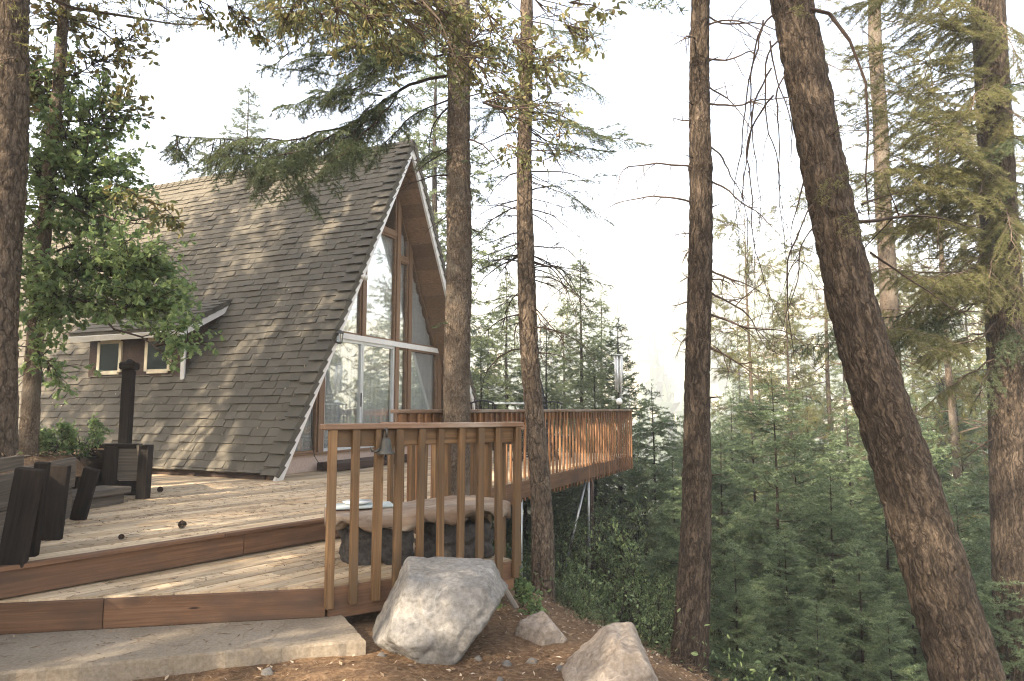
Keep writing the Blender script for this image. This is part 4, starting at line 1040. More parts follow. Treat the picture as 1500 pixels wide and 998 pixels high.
def plates(kv, ku, amp, seed):
    g = np.random.default_rng(seed); J = g.random((64, 512, 2))
    def f(TH, HH, R):
        R0 = float(np.mean(R)); nu = max(5, int(round(2 * math.pi * R0 * ku)))
        u = TH / (2 * math.pi) * nu + .35 * np.sin(HH * 5 + TH * 2); v = HH * kv + .3 * np.sin(TH * 3 + HH * 3)
        iu, iv = np.floor(u).astype(int), np.floor(v).astype(int); d1 = np.full(u.shape, 9.); d2 = np.full(u.shape, 9.)
        for a in (-1, 0, 1):
            for b in (-1, 0, 1):
                cu, cv = iu + a, iv + b; j = J[np.mod(np.mod(cu, nu), 64), np.mod(cv, 512)]
                d = np.hypot(cu + j[..., 0] - u, cv + j[..., 1] - v); m = d < d1
                d2 = np.where(m, d1, np.minimum(d2, d)); d1 = np.where(m, d, d1)
        return amp * (np.minimum(1, (d2 - d1) / .38) - .7) + amp * .35 * np.sin(HH * 1.7 + TH * 2) + amp * .3 * np.sin(HH * 23 + TH * 11) * np.sin(TH * 17 - HH * 9)
    return f
def trunk(ctrl, rad, parent, matn, seed, k=44, step=.03, kv=5, ku=14, amp=.012, name='trunk', flare=0, knots=0):
    ctrl = np.array(ctrl, float); L = np.concatenate([[0], np.cumsum(np.linalg.norm(np.diff(ctrl, axis=0), axis=1))])
    n = max(6, int(L[-1] / step)); s = np.linspace(0, L[-1], n)
    p = np.stack([np.interp(s, L, ctrl[:, i]) for i in range(3)], 1)
    ker = np.ones(max(1, n // 12)) / max(1, n // 12); m = len(ker)
    if m > 2:
        pp = np.pad(p, ((m // 2, m - 1 - m // 2), (0, 0)), mode='reflect', reflect_type='odd'); p = np.stack([np.convolve(pp[:, i], ker, 'valid') for i in range(3)], 1)
    r = np.random.default_rng(seed); w = .010 * np.sin(s * 2.1 + r.random() * 6) ; p[:, 0] += w; p[:, 1] += .010 * np.sin(s * 1.7 + r.random() * 6)
    R = np.interp(s, L, rad)
    if flare: R = R * (1 + flare * np.exp(-s / .35))
    for q in range(knots):
        c = r.random() * L[-1]; R = R + .012 * np.exp(-((s - c) / .04) ** 2)
    mb = MB(); tube(mb, p, R, k, disp=plates(kv, ku, amp, seed) if amp else None)
    return part(mb, name, M[matn], parent, True)
def put(parent, F, woodmat, leafmat=None, leafname='crown', limbname='limbs', **k):
    """a crown: its foliage mesh with the twigs as second material"""
    mb = MB(); F.wood_mb(mb); n0 = len(mb.mi)
    if F.n and 'per_m' in k: F.needle_mb(mb, k['per_m'], k['ln'], k['wd'], mat=1, tint=k.get('tint', (0, 1)), fwd=k.get('fwd', .75), flat=k.get('flat', .55))
    if F.lp: F.leaf_mb(mb, k.get('size', .06), k.get('shape', 'oval'), mat=1, tint=k.get('ltint', (0, 1)))
    return part(mb, leafname, [M[woodmat], M[leafmat or 'fir']], parent)
def tree(name, label, cat, base, group=None): return thing(name, label, cat, tuple(base), group)

# ------------------------------------------------------------------ the trunks one sees up close
# thick pine at the left edge
Y = 6.4
t = tree('pine_tree', 'thick plated pine trunk cut by the left edge behind the leaning wall', 'tree', at(8, 660, Y))
trunk([at(-8, 720, Y), at(0, 500, Y), at(10, 250, Y), at(19, 0, Y), at(24, -400, Y), at(26, -1100, Y)], [.165, .15, .15, .15, .13, .09], t, 'bark_pine', 11, 56, kv=6, ku=14, amp=.013)
F = Fol(21)
for k in range(16):
    p = at(16 + F.r.normal() * 14, F.r.uniform(-30, 120), Y - .1); dead(F, p, F.r.normal(size=3) * [1, .5, .4] + [0.3, -.3, 0], .5, .006, 1, .6)
    e = p + nrm(F.r.normal(size=3) * [1, .6, .5]) * .3; F.n.append(np.concatenate([p, e]))
for k in range(46):
    z = 5.2 + 9 * (k / 46); a = F.r.random() * 6.28; l = (3.2 - .12 * (z - 5)) * (.6 + .6 * F.r.random()); b = np.array([at(24, -500, Y)[0], Y, z])
    bough(F, bend(b, b + np.array([math.cos(a), math.sin(a), .12]) * l, 6, F.r, .05), .03, .7, .11, .3, .14)
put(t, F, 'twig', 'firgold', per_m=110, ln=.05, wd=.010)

# slim oak with the bright leaves beside the cabin
Y = 7.1
t = tree('oak_tree', 'slim leaning oak with bright green leaves hanging before the shingled roof', 'tree', at(44, 660, Y))
oak_path = [at(40, 670, Y), at(46, 560, Y), at(60, 400, Y), at(72, 250, Y), at(88, 110, Y), at(97, -40, Y), at(110, -300, Y)]
trunk(oak_path, [.09, .08, .075, .065, .055, .05, .03], t, 'bark_grey', 12, 30, .03, 7, 16, .006)
F = Fol(22)
for (sx, sy), (px, py, yy, rx, ry, ntw, nl) in (
    ((70, 270), (120, 290, 7.0, 95, 70, 80, 14)), ((72, 250), (110, 210, 7.0, 90, 60, 60, 13)), ((72, 250), (60, 260, 7.2, 60, 90, 70, 14)), ((72, 250), (150, 250, 7.0, 70, 60, 60, 14)), ((60, 380), (215, 380, 6.8, 60, 50, 60, 14)), ((60, 380), (120, 400, 7.1, 90, 60, 60, 14)), ((76, 220), (150, 170, 7.1, 70, 50, 50, 13)), ((80, 180), (90, 120, 7.2, 70, 60, 40, 12)), ((60, 400), (55, 440, 7.3, 50, 80, 40, 13)), ((62, 380), (170, 390, 6.9, 90, 60, 90, 15)), ((60, 400), (220, 440, 6.7, 80, 42, 90, 15)),
    ((58, 420), (275, 500, 6.6, 35, 45, 30, 13)), ((58, 420), (95, 450, 7.0, 65, 50, 80, 14)), ((52, 480), (70, 540, 7.1, 60, 45, 26, 12)),
    ((60, 380), (60, 330, 7.2, 60, 80, 30, 12)), ((62, 370), (150, 330, 7.2, 70, 50, 34, 12)), ((58, 420), (180, 440, 7.0, 60, 40, 34, 12))):
    leafy(F, at(sx, sy, Y), at(px, py, yy), (rx * 1.2 / 1000 * yy, .6, ry * 1.25 / 1000 * yy), int(ntw * .9), nl, .018)
put(t, F, 'twigdark', 'oak', size=.07, shape='lobed')
F = Fol(23)
for (sx, sy), (px, py, yy, rx, ry, ntw, nl) in (
    ((78, 200), (130, 180, 7.2, 85, 60, 30, 9)), ((88, 110), (150, 90, 7.2, 90, 60, 34, 9)), ((92, 40), (90, 30, 7.2, 90, 55, 34, 9)), ((94, 20), (190, 60, 7.1, 70, 70, 20, 9)),
    ((80, 180), (190, 150, 7.0, 50, 40, 16, 9)), ((70, 270), (205, 290, 6.6, 45, 16, 12, 9)), ((70, 270), (255, 325, 6.4, 22, 14, 10, 10)), ((80, 160), (50, 130, 7.3, 60, 90, 80, 13)), ((96, -30), (250, -30, 7.0, 110, 60, 30, 9)),
    ((97, -60), (60, -150, 7.2, 170, 130, 60, 9)), ((100, -150), (200, -300, 7.2, 220, 200, 80, 10))):
    leafy(F, at(sx, sy, Y), at(px, py, yy), (rx / 1000 * yy, .5, ry / 1000 * yy), ntw, nl, .014)
put(t, F, 'twigdark', 'oakdull', size=.08, shape='oval')

# straight pine trunk A in front of the cabin corner
Y = 7.9
t = tree('fir_tree', 'straight thick grey brown trunk in front of the right gable corner', 'tree', at(671, 860, Y))
xA = at(670, 600, Y)[0]
trunk([V3(xA, Y, -1.6), at(670, 700, Y), at(670, 560, Y), at(671, 400, Y), at(673, 200, Y), at(672, 0, Y), at(672, -500, Y), at(672, -1300, Y)], [.19, .165, .155, .148, .14, .13, .10, .05], t, 'bark_grey', 13, 52, .025, 9, 18, .009, knots=7)
F = Fol(24)
def bg_bough(p0, path, tw, r0=.022, sp=.04, hang=.5, sub=.036, bare=0):
    pts = np.array([p0] + path); L = np.concatenate([[0], np.cumsum(np.linalg.norm(np.diff(pts, axis=0), axis=1))]); n = max(6, int(L[-1] / .12)); s = np.linspace(0, L[-1], n)
    p = np.stack([np.interp(s, L, pts[:, i]) for i in range(3)], 1); p[1:-1] += F.r.normal(size=(n - 2, 3)) * .012
    bough(F, p, r0, tw, sp, hang, sub, .22, bare)
A0 = lambda py: at(668, py, Y)
bg_bough(A0(105), [at(590, 130, 7.7), at(510, 185, 7.5), at(430, 203, 7.3), at(340, 205, 7.2), at(255, 198, 7.1)], .62, hang=.85)
bg_bough(at(510, 185, 7.5), [at(460, 215, 7.2), at(400, 232, 7.0), at(300, 228, 6.9)], .55, .012, hang=.9)
bg_bough(at(590, 130, 7.7), [at(540, 190, 7.3), at(490, 235, 7.0), at(450, 268, 6.9)], .5, .012, hang=1.0)
bg_bough(at(540, 175, 7.4), [at(500, 205, 7.2), at(480, 240, 7.2)], .45, .010, hang=1.0)
for px, py, ex, ey in ((330, 206, 318, 262), (385, 210, 372, 285), (420, 215, 412, 300), (455, 210, 452, 310), (490, 200, 492, 290), (520, 190, 520, 262), (280, 200, 268, 235), (440, 240, 470, 320), (400, 235, 380, 300)):
    bg_bough(at(px, py, 7.25), [at((px + ex) / 2 - 6, (py + ey) / 2, 7.15), at(ex, ey, 7.1)], .26, .006, hang=.6)
mainl = np.array([at(590, 130, 7.7), at(510, 185, 7.5), at(430, 203, 7.3), at(340, 205, 7.2), at(255, 198, 7.1)])
for k in range(46):
    p, T = lerp_path(mainl, F.r.random() ** .8 * .97 + .02); l = F.r.uniform(.3, .75) * (1 if p[0] > at(300, 0, 7.2)[0] else .6); a = F.r.normal() * .5
    e = p + np.array([-.25 + a * .5, F.r.normal() * .35, -.75]) * l
    bough(F, bend(p, e, 5, F.r, .02, .1), .006, .2, .045, .5, .04, .1)
for k in range(40):
    p = at(F.r.uniform(400, 660), F.r.uniform(-20, 150), F.r.uniform(7.0, 7.8)); l = F.r.uniform(.4, .9)
    bough(F, bend(p, p + nrm(np.array([-.8 + F.r.normal() * .3, F.r.normal() * .4, -.35 + F.r.normal() * .25])) * l, 5, F.r, .03, .1), .007, .24, .05, .5, .045, .1)
bg_bough(at(560, 140, 7.6), [at(520, 130, 7.4), at(460, 140, 7.2), at(400, 160, 7.0)], .5, .012, hang=.8)
bg_bough(A0(20), [at(590, 40, 7.4), at(520, 100, 7.1), at(470, 150, 7.0)], .55, .014, hang=.8)
bg_bough(A0(70), [at(610, 90, 7.5), at(560, 60, 7.3), at(500, 40, 7.1), at(430, 30, 7.0)], .55, .014, hang=.7)
bg_bough(A0(40), [at(590, 60, 7.6), at(500, 75, 7.4), at(420, 95, 7.3)], .6, hang=.6)
bg_bough(A0(-20), [at(580, 0, 7.5), at(480, 10, 7.2), at(390, 40, 7.0)], .65, hang=.55)
bg_bough(A0(10), [at(620, 40, 7.5), at(560, 90, 7.2), at(530, 130, 7.1)], .5, hang=.7)
bg_bough(A0(60), [at(720, 70, 7.8), at(780, 95, 7.7)], .45, hang=.5)
bg_bough(A0(-60), [at(560, -40, 7.6), at(440, -20, 7.5), at(340, 10, 7.4)], .6, hang=.5)
bg_bough(A0(140), [at(600, 170, 7.6), at(560, 215, 7.4), at(535, 250, 7.3)], .32, .012, hang=.8)
bg_bough(A0(215), [at(630, 225, 7.7), at(610, 245, 7.6)], .25, .01)
bg_bough(A0(470), [at(650, 476, 7.75), at(634, 480, 7.7)], .14, .006, hang=0)
put(t, F, 'twigdark', 'fir', per_m=300, ln=.030, wd=.0050)
F = Fol(25)
for k in range(34):
    z = at(0, -120 - 1300 * k / 34, Y)[2]; a = F.r.random() * 6.28; l = 2.2 * (1 - .6 * k / 34) * (.6 + .5 * F.r.random()); b = np.array([xA, Y, z])
    bough(F, bend(b, b + np.array([math.cos(a), math.sin(a), -.05]) * l, 6, F.r, .05), .025, .65, .11, .35, .14)
put(t, F, 'twigdark', 'fir', per_m=110, ln=.055, wd=.012)
F = Fol(26)
for py, tx, ty, L in ((145, -.6, -.5, 1.1), (215, -.5, -.4, .9), (230, .4, -.5, .9), (150, .6, .2, .7), (260, -.5, .1, .8), (320, .6, -.4, .5), (90, .7, .3, .9), (370, .5, -.2, .4), (200, .8, -.2, 1.0), (300, -.45, -.5, .6)):
    F = Fol(260 + py); dead(F, A0(py), (tx, -.3, ty), L, .014, 2, .5, .3, 4); put(t, F, 'twigdark', None, 'dead_branch')

# crooked slim pine B with dead twigs
Y = 8.2
t = tree('pine_tree', 'crooked slim pine trunk crossing the long slatted railing', 'tree', at(795, 905, Y))
trunk([at(797, 960, Y), at(795, 850, Y), at(793, 740, Y), at(788, 640, Y), at(775, 520, Y), at(769, 400, Y), at(769, 250, Y), at(771, 0, Y), at(775, -300, Y), at(775, -700, Y)], [.15, .135, .125, .118, .112, .105, .095, .075, .055, .03], t, 'bark_pine', 14, 40, .025, 7, 14, .009)
F = Fol(27)
B0 = lambda py: at(769, py, Y)
for k in range(46):
    py = F.r.uniform(150, 520); sd = 1 if F.r.random() < .6 else -1
    G = Fol(2700 + k); dead(G, B0(py), (sd * (.7 + .3 * F.r.random()), F.r.normal() * .5, F.r.uniform(-.35, .25)), F.r.uniform(.6, 1.35), .0105, 2, .5, .36, 7); put(t, G, 'twigdark', None, 'dead_branch')
F = Fol(28)
bg_bough(B0(160), [at(830, 180, 8.0), at(890, 200, 7.8), at(955, 215, 7.7)], .42, .012, hang=.35)
bg_bough(B0(205), [at(830, 215, 8.2), at(900, 222, 8.1)], .38, .012, hang=.4)
bg_bough(B0(90), [at(830, 105, 8.0), at(890, 150, 8.0)], .4, .01, bare=.3)
bg_bough(B0(120), [at(730, 150, 8.0), at(690, 200, 8.0)], .35, .01, bare=.2)
bg_bough(B0(30), [at(840, 50, 8.0), at(890, 60, 8.0)], .4, .01, bare=.2)
for k in range(30):
    py = F.r.uniform(20, 300); p = B0(py); sd = 1 if F.r.random() < .7 else -1; l = F.r.uniform(.5, 1.3)
    bough(F, bend(p, p + nrm(np.array([sd, F.r.normal() * .6, F.r.uniform(-.35, .2)])) * l, 6, F.r, .04, .12), .008, .26, .07, .4, .06, .35, .3)
bg_bough(B0(260), [at(840, 290, 8.2), at(900, 330, 8.2)], .35, .008, bare=.7)
bg_bough(B0(370), [at(830, 400, 8.2), at(900, 420, 8.2)], .3, .008, bare=.6)
put(t, F, 'twigdark', 'fir', per_m=240, ln=.034, wd=.0045)

# straight pine C with dead twigs
Y = 6.5
t = tree('pine_tree', 'tall straight pine trunk with short dead twigs between deck and leaning trunk', 'tree', at(1012, 1010, Y))
trunk([at(1008, 1060, Y), at(1012, 950, Y), at(1018, 800, Y), at(1022, 600, Y), at(1025, 400, Y), at(1026, 200, Y), at(1026, 0, Y), at(1026, -400, Y), at(1026, -1000, Y)], [.185, .165, .14, .122, .113, .104, .092, .08, .05], t, 'bark_fir', 15, 60, .018, 9, 22, .007, knots=5)
F = Fol(29); Cc = lambda py: at(1026, py, Y)
for py, tx, ty, L in ((405, -1, .0, .2), (440, -1, -.3, .2), (480, -1, -.45, .3), (410, 1, .1, .25), (455, 1, -.5, .8), (420, 1, -.3, .9), (345, -1, .2, .2), (300, -.9, .3, .8), (260, 1, -.1, .7), (210, 1, .1, .8), (150, 1, .15, .9), (90, 1, .2, .7), (40, 1, .2, .6), (60, -1, .1, .5),
                       (250, -.9, .1, .9), (390, 1, -.1, .5), (500, 1, -.4, .5), (360, -1, -.1, .25), (120, 1, -.2, .6), (180, -1, .1, .25), (20, 1, -.1, .8)):
    G = Fol(2900 + py); dead(G, Cc(py), (tx, F.r.normal() * .35 - .1, ty), L * 1.5, .013, 2, .45, .45, 6); put(t, G, 'twig', None, 'dead_branch')

for py, sx in ((95, 1), (235, -1), (310, 1), (520, -1), (585, 1), (660, -1), (700, 1), (160, -1)):
    G = Fol(5000 + py); dead(G, Cc(py), (sx, -.5, .25), .22, .016, 0, 0, .1); put(t, G, 'twigdark', None, 'broken_stub')
# big leaning trunk D
Y = 5.0
t = tree('fir_tree', 'massive dark furrowed trunk leaning to the left across the view', 'tree', at(1425, 1060, Y))
trunk([at(1445, 1090, Y), at(1420, 998, Y), at(1375, 850, Y), at(1330, 720, Y), at(1267, 520, Y), at(1225, 330, Y + .02), at(1192, 180, Y + .05), at(1157, 0, Y + .1), at(1090, -400, Y + .2), at(1010, -900, Y + .3)], [.245, .222, .207, .196, .177, .161, .149, .143, .13, .08], t, 'bark_fir', 16, 72, .02, 4.2, 11, .017, flare=.1)
F = Fol(30)
for px, py, px2, L, g in ((1128, 60, 0, 1.5, 1.6), (1135, 20, 0, 2.4, 1.8), (1150, 110, 0, 1.3, 1.7), (1140, 60, 0, 2.7, 1.8), (1130, 100, 0, 1.9, 1.8), (1133, 140, 0, 2.2, 1.9), (1180, 250, 0, .9, 1.4), (1195, 330, 0, 1.0, 1.5), (1118, 30, 0, 2.0, 1.6), (1190, 300, 0, 1.3, 1.7)):
    G = Fol(3000 + px); dead(G, at(px, py, Y - .05), (-.35 + F.r.normal() * .2, -.1, -.35), L * (.8 + .4 * F.r.random()), .0075, 1, g, .42, 4); put(t, G, 'twigdark', None, 'dead_branch')
F = Fol(31); G = F
pts = [at(1172, 10, Y), at(1215, 20, Y - .1), at(1245, 60, Y - .15), at(1268, 120, Y - .15), at(1272, 190, Y - .1), at(1268, 260, Y), at(1274, 330, Y + .1)]
for i in range(6): F.w.append((pts[i], pts[i + 1], .017 - .002 * i, .015 - .002 * i))
put(t, F, 'twigdark', None, 'dead_branch'); F = Fol(312)
dead(F, at(1258, 325, Y - .05), (.85, .45, .12), 1.6, .015, 2, .12, .16, 5)
put(t, F, 'twigdark', None, 'dead_branch'); F = Fol(313); dead(F, at(1262, 300, Y - .1), (.7, .1, .4), .35, .01, 1); put(t, F, 'twigdark', None, 'dead_branch'); F = Fol(314); dead(F, at(1275, 370, Y - .1), (.8, .1, -.5), 1.0, .01, 2)
put(t, F, 'twigdark', None, 'dead_branch')
F = Fol(32)
for px, py, ex, ey in ((1235, 300, 1248, 345), (1225, 240, 1205, 300), (1215, 200, 1235, 180), (1240, 330, 1265, 300), (1230, 270, 1250, 250), (1150, 20, 1175, 10)):
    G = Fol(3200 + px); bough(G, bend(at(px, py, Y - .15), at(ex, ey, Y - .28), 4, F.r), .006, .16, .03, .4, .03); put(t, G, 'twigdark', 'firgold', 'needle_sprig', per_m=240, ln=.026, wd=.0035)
F = Fol(33)
for k in range(26):
    z = at(0, -200 - 900 * k / 26, Y)[2]; a = F.r.random() * 6.28; l = 2.0 * (1 - .5 * k / 26); b = np.array([at(1080 - 3.2 * k, -450, Y)[0], Y + .2, z])
    bough(F, bend(b, b + np.array([math.cos(a), math.sin(a), -.05]) * l, 6, F.r, .05), .025, .65, .12, .35, .15)
put(t, F, 'twigdark', 'fir', per_m=110, ln=.055, wd=.012)

# fir E at the right edge with drooping boughs
Y = 7.8
t = tree('fir_tree', 'tall fir near the right edge with drooping sunlit needle boughs', 'tree', at(1490, 1010, Y))
trunk([at(1496, 1100, Y), at(1488, 900, Y), at(1478, 600, Y), at(1465, 350, Y), at(1452, 100, Y), at(1447, -50, Y), at(1442, -600, Y), at(1440, -1200, Y)], [.26, .22, .195, .185, .175, .165, .11, .05], t, 'bark_fir', 17, 60, .02, 8, 20, .009)
F = Fol(34); E0 = lambda py: at(1462, py, Y)
for py, path, tw, hang in (
    (300, [(1420, 300, 7.6), (1350, 275, 7.2), (1280, 275, 6.9)], .5, .6), (310, [(1400, 318, 7.5), (1320, 330, 7.2), (1240, 350, 6.9)], .42, .55),
    (250, [(1400, 250, 7.4), (1330, 240, 7.0), (1250, 260, 6.6)], .5, .7), (200, [(1400, 190, 7.4), (1320, 170, 7.0), (1230, 150, 6.6)], .5, .5),
    (120, [(1400, 110, 7.4), (1320, 80, 7.1), (1240, 70, 6.8)], .5, .5), (60, [(1380, 40, 7.4), (1290, 20, 7.0)], .5, .5), (150, [(1490, 170, 7.3), (1520, 210, 7.0)], .5, .7),
    (350, [(1400, 400, 7.6), (1330, 460, 7.4), (1270, 510, 7.2)], .4, .9), (380, [(1400, 420, 7.2), (1340, 430, 6.9)], .42, .9), (400, [(1490, 420, 7.2), (1520, 470, 7.0)], .5, 1.0),
    (280, [(1480, 330, 7.0), (1500, 400, 6.8)], .5, 1.1), (330, [(1450, 400, 7.2), (1445, 460, 7.1)], .4, 1.1), (220, [(1440, 270, 7.2), (1420, 330, 7.0)], .45, 1.0), (20, [(1480, 60, 7.3), (1500, 110, 7.2)], .5, .7),
    (480, [(1400, 500, 7.4), (1320, 480, 7.0), (1260, 480, 6.8)], .36, .8), (520, [(1400, 560, 7.5), (1350, 600, 7.4)], .35, .9), (-40, [(1390, -30, 7.4), (1300, -10, 7.0), (1220, 20, 6.7)], .5, .5), (90, [(1430, 140, 7.1), (1390, 200, 6.8)], .45, .9)):
    bg_bough(E0(py), [at(*q) for q in path], tw * 1.1, .012, .042, hang, .04, .05)
for k in range(34):
    py = F.r.uniform(-40, 520); p = E0(py); q = p + np.array([-1, F.r.uniform(-.9, .1), F.r.uniform(-.3, .12)]) * F.r.uniform(.7, 2.1)
    bough(F, bend(p, q, 7, F.r, .08, .08), .01, .4, .05, .8, .045, .25)
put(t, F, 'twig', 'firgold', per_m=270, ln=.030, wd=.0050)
F = Fol(35)
for py, path, tw, hang in ((430, [(1380, 470, 7.6), (1300, 490, 7.3), (1220, 500, 7.1), (1160, 510, 7.0)], .45, 1.2), (410, [(1370, 450, 7.7), (1280, 470, 7.5), (1190, 490, 7.3)], .42, 1.2), (200, [(1490, 200, 7.0), (1530, 230, 6.9)], .5, .8), (320, [(1500, 320, 7.2), (1540, 340, 7.1)], .5, .9),
                           (260, [(1495, 270, 7.2), (1530, 290, 7.2)], .5, .9), (460, [(1500, 500, 7.3), (1530, 540, 7.2)], .5, 1), (130, [(1500, 120, 7.2), (1540, 130, 7.1)], .5, .7), (520, [(1440, 560, 7.4), (1420, 610, 7.4)], .3, 1.1)):
    bg_bough(E0(py), [at(*q) for q in path], tw * 1.1, .012, .042, hang, .04, .05)
put(t, F, 'twigdark', 'fir', per_m=270, ln=.030, wd=.0050)
F = Fol(36)
for k in range(22):
    z = at(0, -150 - 1000 * k / 22, Y)[2]; a = F.r.random() * 6.28; l = 2.2 * (1 - .5 * k / 22); b = np.array([at(1444, -400, Y)[0], Y, z])
    bough(F, bend(b, b + np.array([math.cos(a), math.sin(a), -.05]) * l, 6, F.r, .05), .025, .65, .12, .35, .15)
for py, tx, ty, L in ((60, -1, .3, 1.6), (180, -1, .0, 1.4), (450, -1, -.1, .9), (560, -1, .2, .6), (640, -1, -.3, .6), (100, -.8, -.3, 1.5)): dead(F, E0(py), (tx, -.2, ty), L, .013, 2, .4, .3, 5)
put(t, F, 'twigdark', 'fir', per_m=110, ln=.055, wd=.012)

# slim pine F between the leaning trunk and the right fir
Y = 13.5
t = tree('pine_tree', 'thin far pale pine stem between the leaning trunk and right fir', 'tree', at(1325, 980, Y))
trunk([at(1330, 1040, Y), at(1322, 850, Y), at(1305, 500, Y), at(1292, 250, Y), at(1280, 0, Y), at(1270, -400, Y)], [.22, .20, .17, .15, .12, .08], t, 'bark_grey', 18, 32, .06, 6, 10, .008)
F = Fol(37)
for k in range(60):
    py = F.r.uniform(-150, 560); p0 = at(np.interp(py, [-150, 0, 250, 500, 600], [1276, 1280, 1292, 1305, 1309]), py, Y); a = F.r.uniform(0, 6.28); l = F.r.uniform(.8, 2.4)
    e = p0 + np.array([math.cos(a), math.sin(a) * .7, F.r.uniform(-.25, .25)]) * l; pts = bend(p0, e, 6, F.r, .05, .15)
    for i in range(5): F.w.append((pts[i], pts[i + 1], .014 - .0022 * i, .012 - .0022 * i))
    for j in range(10):
        p, T = lerp_path(pts, .35 + .64 * F.r.random()); d = nrm(T + F.r.normal(size=3) * .7); e = p + d * F.r.uniform(.12, .4); F.w.append((p, e, .006, .004))
        for q in range(2): d3 = nrm(d + F.r.normal(size=3) * .5); F.n.append(np.concatenate([e - d3 * .08, e + d3 * .12]))
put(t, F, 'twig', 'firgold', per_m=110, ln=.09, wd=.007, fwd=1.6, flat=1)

# ------------------------------------------------------------------ broad oak whose limbs reach over the view from the left
ob = V3(-4.6, 1.1, float(gz(-4.6, 1.1)))
t = tree('oak_tree', 'overhanging oak whose yellow green leaf sprays hang along the top centre', 'tree', ob)
trunk([ob - V3(0, 0, .1), V3(-4.6, 1.1, 1.2), V3(-4.5, 1.3, 2.8), V3(-4.2, 1.9, 4.4), V3(-3.8, 2.4, 6.0), V3(-3.4, 2.8, 7.6)], [.24, .2, .18, .15, .11, .06], t, 'bark_grey', 19, 36, .05, 5, 10, .012, flare=.3)
F = Fol(38); hub = V3(-3.9, 2.3, 5.6); hub2 = V3(-1.6, 4.6, 5.6)
F.tubes.append((bend(V3(-4.2, 1.9, 4.4), hub2, 14, F.r, -.06, .06), np.linspace(.09, .04, 14), 8))
for (px, py, yy, rx, ry, ntw, nl) in ((470, 20, 6.0, 100, 40, 34, 12), (560, 30, 6.0, 90, 45, 46, 13), (640, 20, 6.1, 90, 50, 56, 13), (720, 45, 6.1, 85, 60, 52, 13), (800, 95, 6.1, 75, 70, 48, 12), (820, 200, 6.2, 50, 45, 16, 9), (770, 240, 6.2, 50, 30, 12, 9),
                                     (690, 100, 6.1, 60, 50, 30, 11), (590, 80, 6.0, 50, 40, 26, 11), (760, 160, 6.2, 60, 40, 30, 11), (860, 60, 6.2, 45, 50, 18, 10), (520, 70, 5.9, 60, 30, 22, 10), (420, 30, 6, 60, 40, 26, 10), (640, -70, 6, 180, 50, 40, 10), (820, -60, 6, 120, 60, 30, 10)):
    leafy(F, hub2 + F.r.normal(size=3) * .1, at(px, py, yy), (rx / 1000 * yy, .45, ry / 1000 * yy), ntw, nl, .011)
leafy(F, hub2, at(890, 15, 4.6), (.17, .15, .07), 7, 7, .008); leafy(F, hub2, at(740, 5, 4.8), (.12, .15, .05), 6, 6, .008)
put(t, F, 'twig', 'madrone', size=.062, shape='oval')
F = Fol(39)
for (px, py, yy, rx, ry, ntw, nl) in ((350, 40, 6.0, 30, 18, 12, 8), (310, 28, 5.9, 30, 12, 8, 7), (250, -10, 5.9, 60, 30, 14, 8), (380, 62, 6.0, 18, 10, 7, 7), (430, -30, 6, 120, 40, 30, 9)):
    leafy(F, hub2 + V3(-1.0, .3, -.4), at(px, py, yy), (rx / 1000 * yy, .25, ry / 1000 * yy), ntw, nl, .009)
for px, py, L in ((395, 30, .9), (240, 20, .5), (640, 60, .7), (820, 20, .8), (700, 20, .8), (560, 20, .8)): dead(F, at(px, py - 40, 5.9), (F.r.normal() * .3, .1, -1), L, .004, 1, 1.2, .3, 3)
put(t, F, 'twigdark', 'oakdull', 'crown', size=.062, shape='oval')
F = Fol(40)  # out-of-view crown mass, added to shade the deck
for k in range(26):
    d = nrm(F.r.normal(size=3) * [1, 1, .7]); c = V3(-5.2, -.3, 7.2) + d * V3(3.6, 3.6, 2.6) * F.r.random() ** .5
    leafy(F, V3(-4.2, 1.9, 4.8), c, (1.0, 1.0, .7), 34, 13, .03)
put(t, F, 'twig', 'oakdull', 'crown', size=.10, shape='diamond')

# ------------------------------------------------------------------ shared tree kinds for the slope, the valley edge and the shade behind the camera
def kind(name, F, Ht, r0, bark_, leaf_, wood_='twigdark', amp=0, **k):
    """mesh pair (trunk, crown) built once, placed many times"""
    mb = MB(); n = 14; z = np.linspace(-.6, Ht * .98, n); r = np.random.default_rng(len(name)); p = np.stack([.02 * np.sin(z * 1.1), .02 * np.cos(z * .9), z], 1)
    tube(mb, p, r0 * (1 - .93 * np.clip(z / Ht, 0, 1)), 10); tm = mb.mesh('trunk', M[bark_], True)
    mb = MB(); F.wood_mb(mb, 3)
    if F.n: F.needle_mb(mb, k['per_m'], k['ln'], k['wd'], mat=1, tint=(0, 1), fwd=k.get('fwd', .75), flat=k.get('flat', .55))
    if F.lp: F.leaf_mb(mb, k['size'], k['shape'], mat=1)
    return (tm, mb.mesh('crown', [M[wood_], M[leaf_]]), Ht)
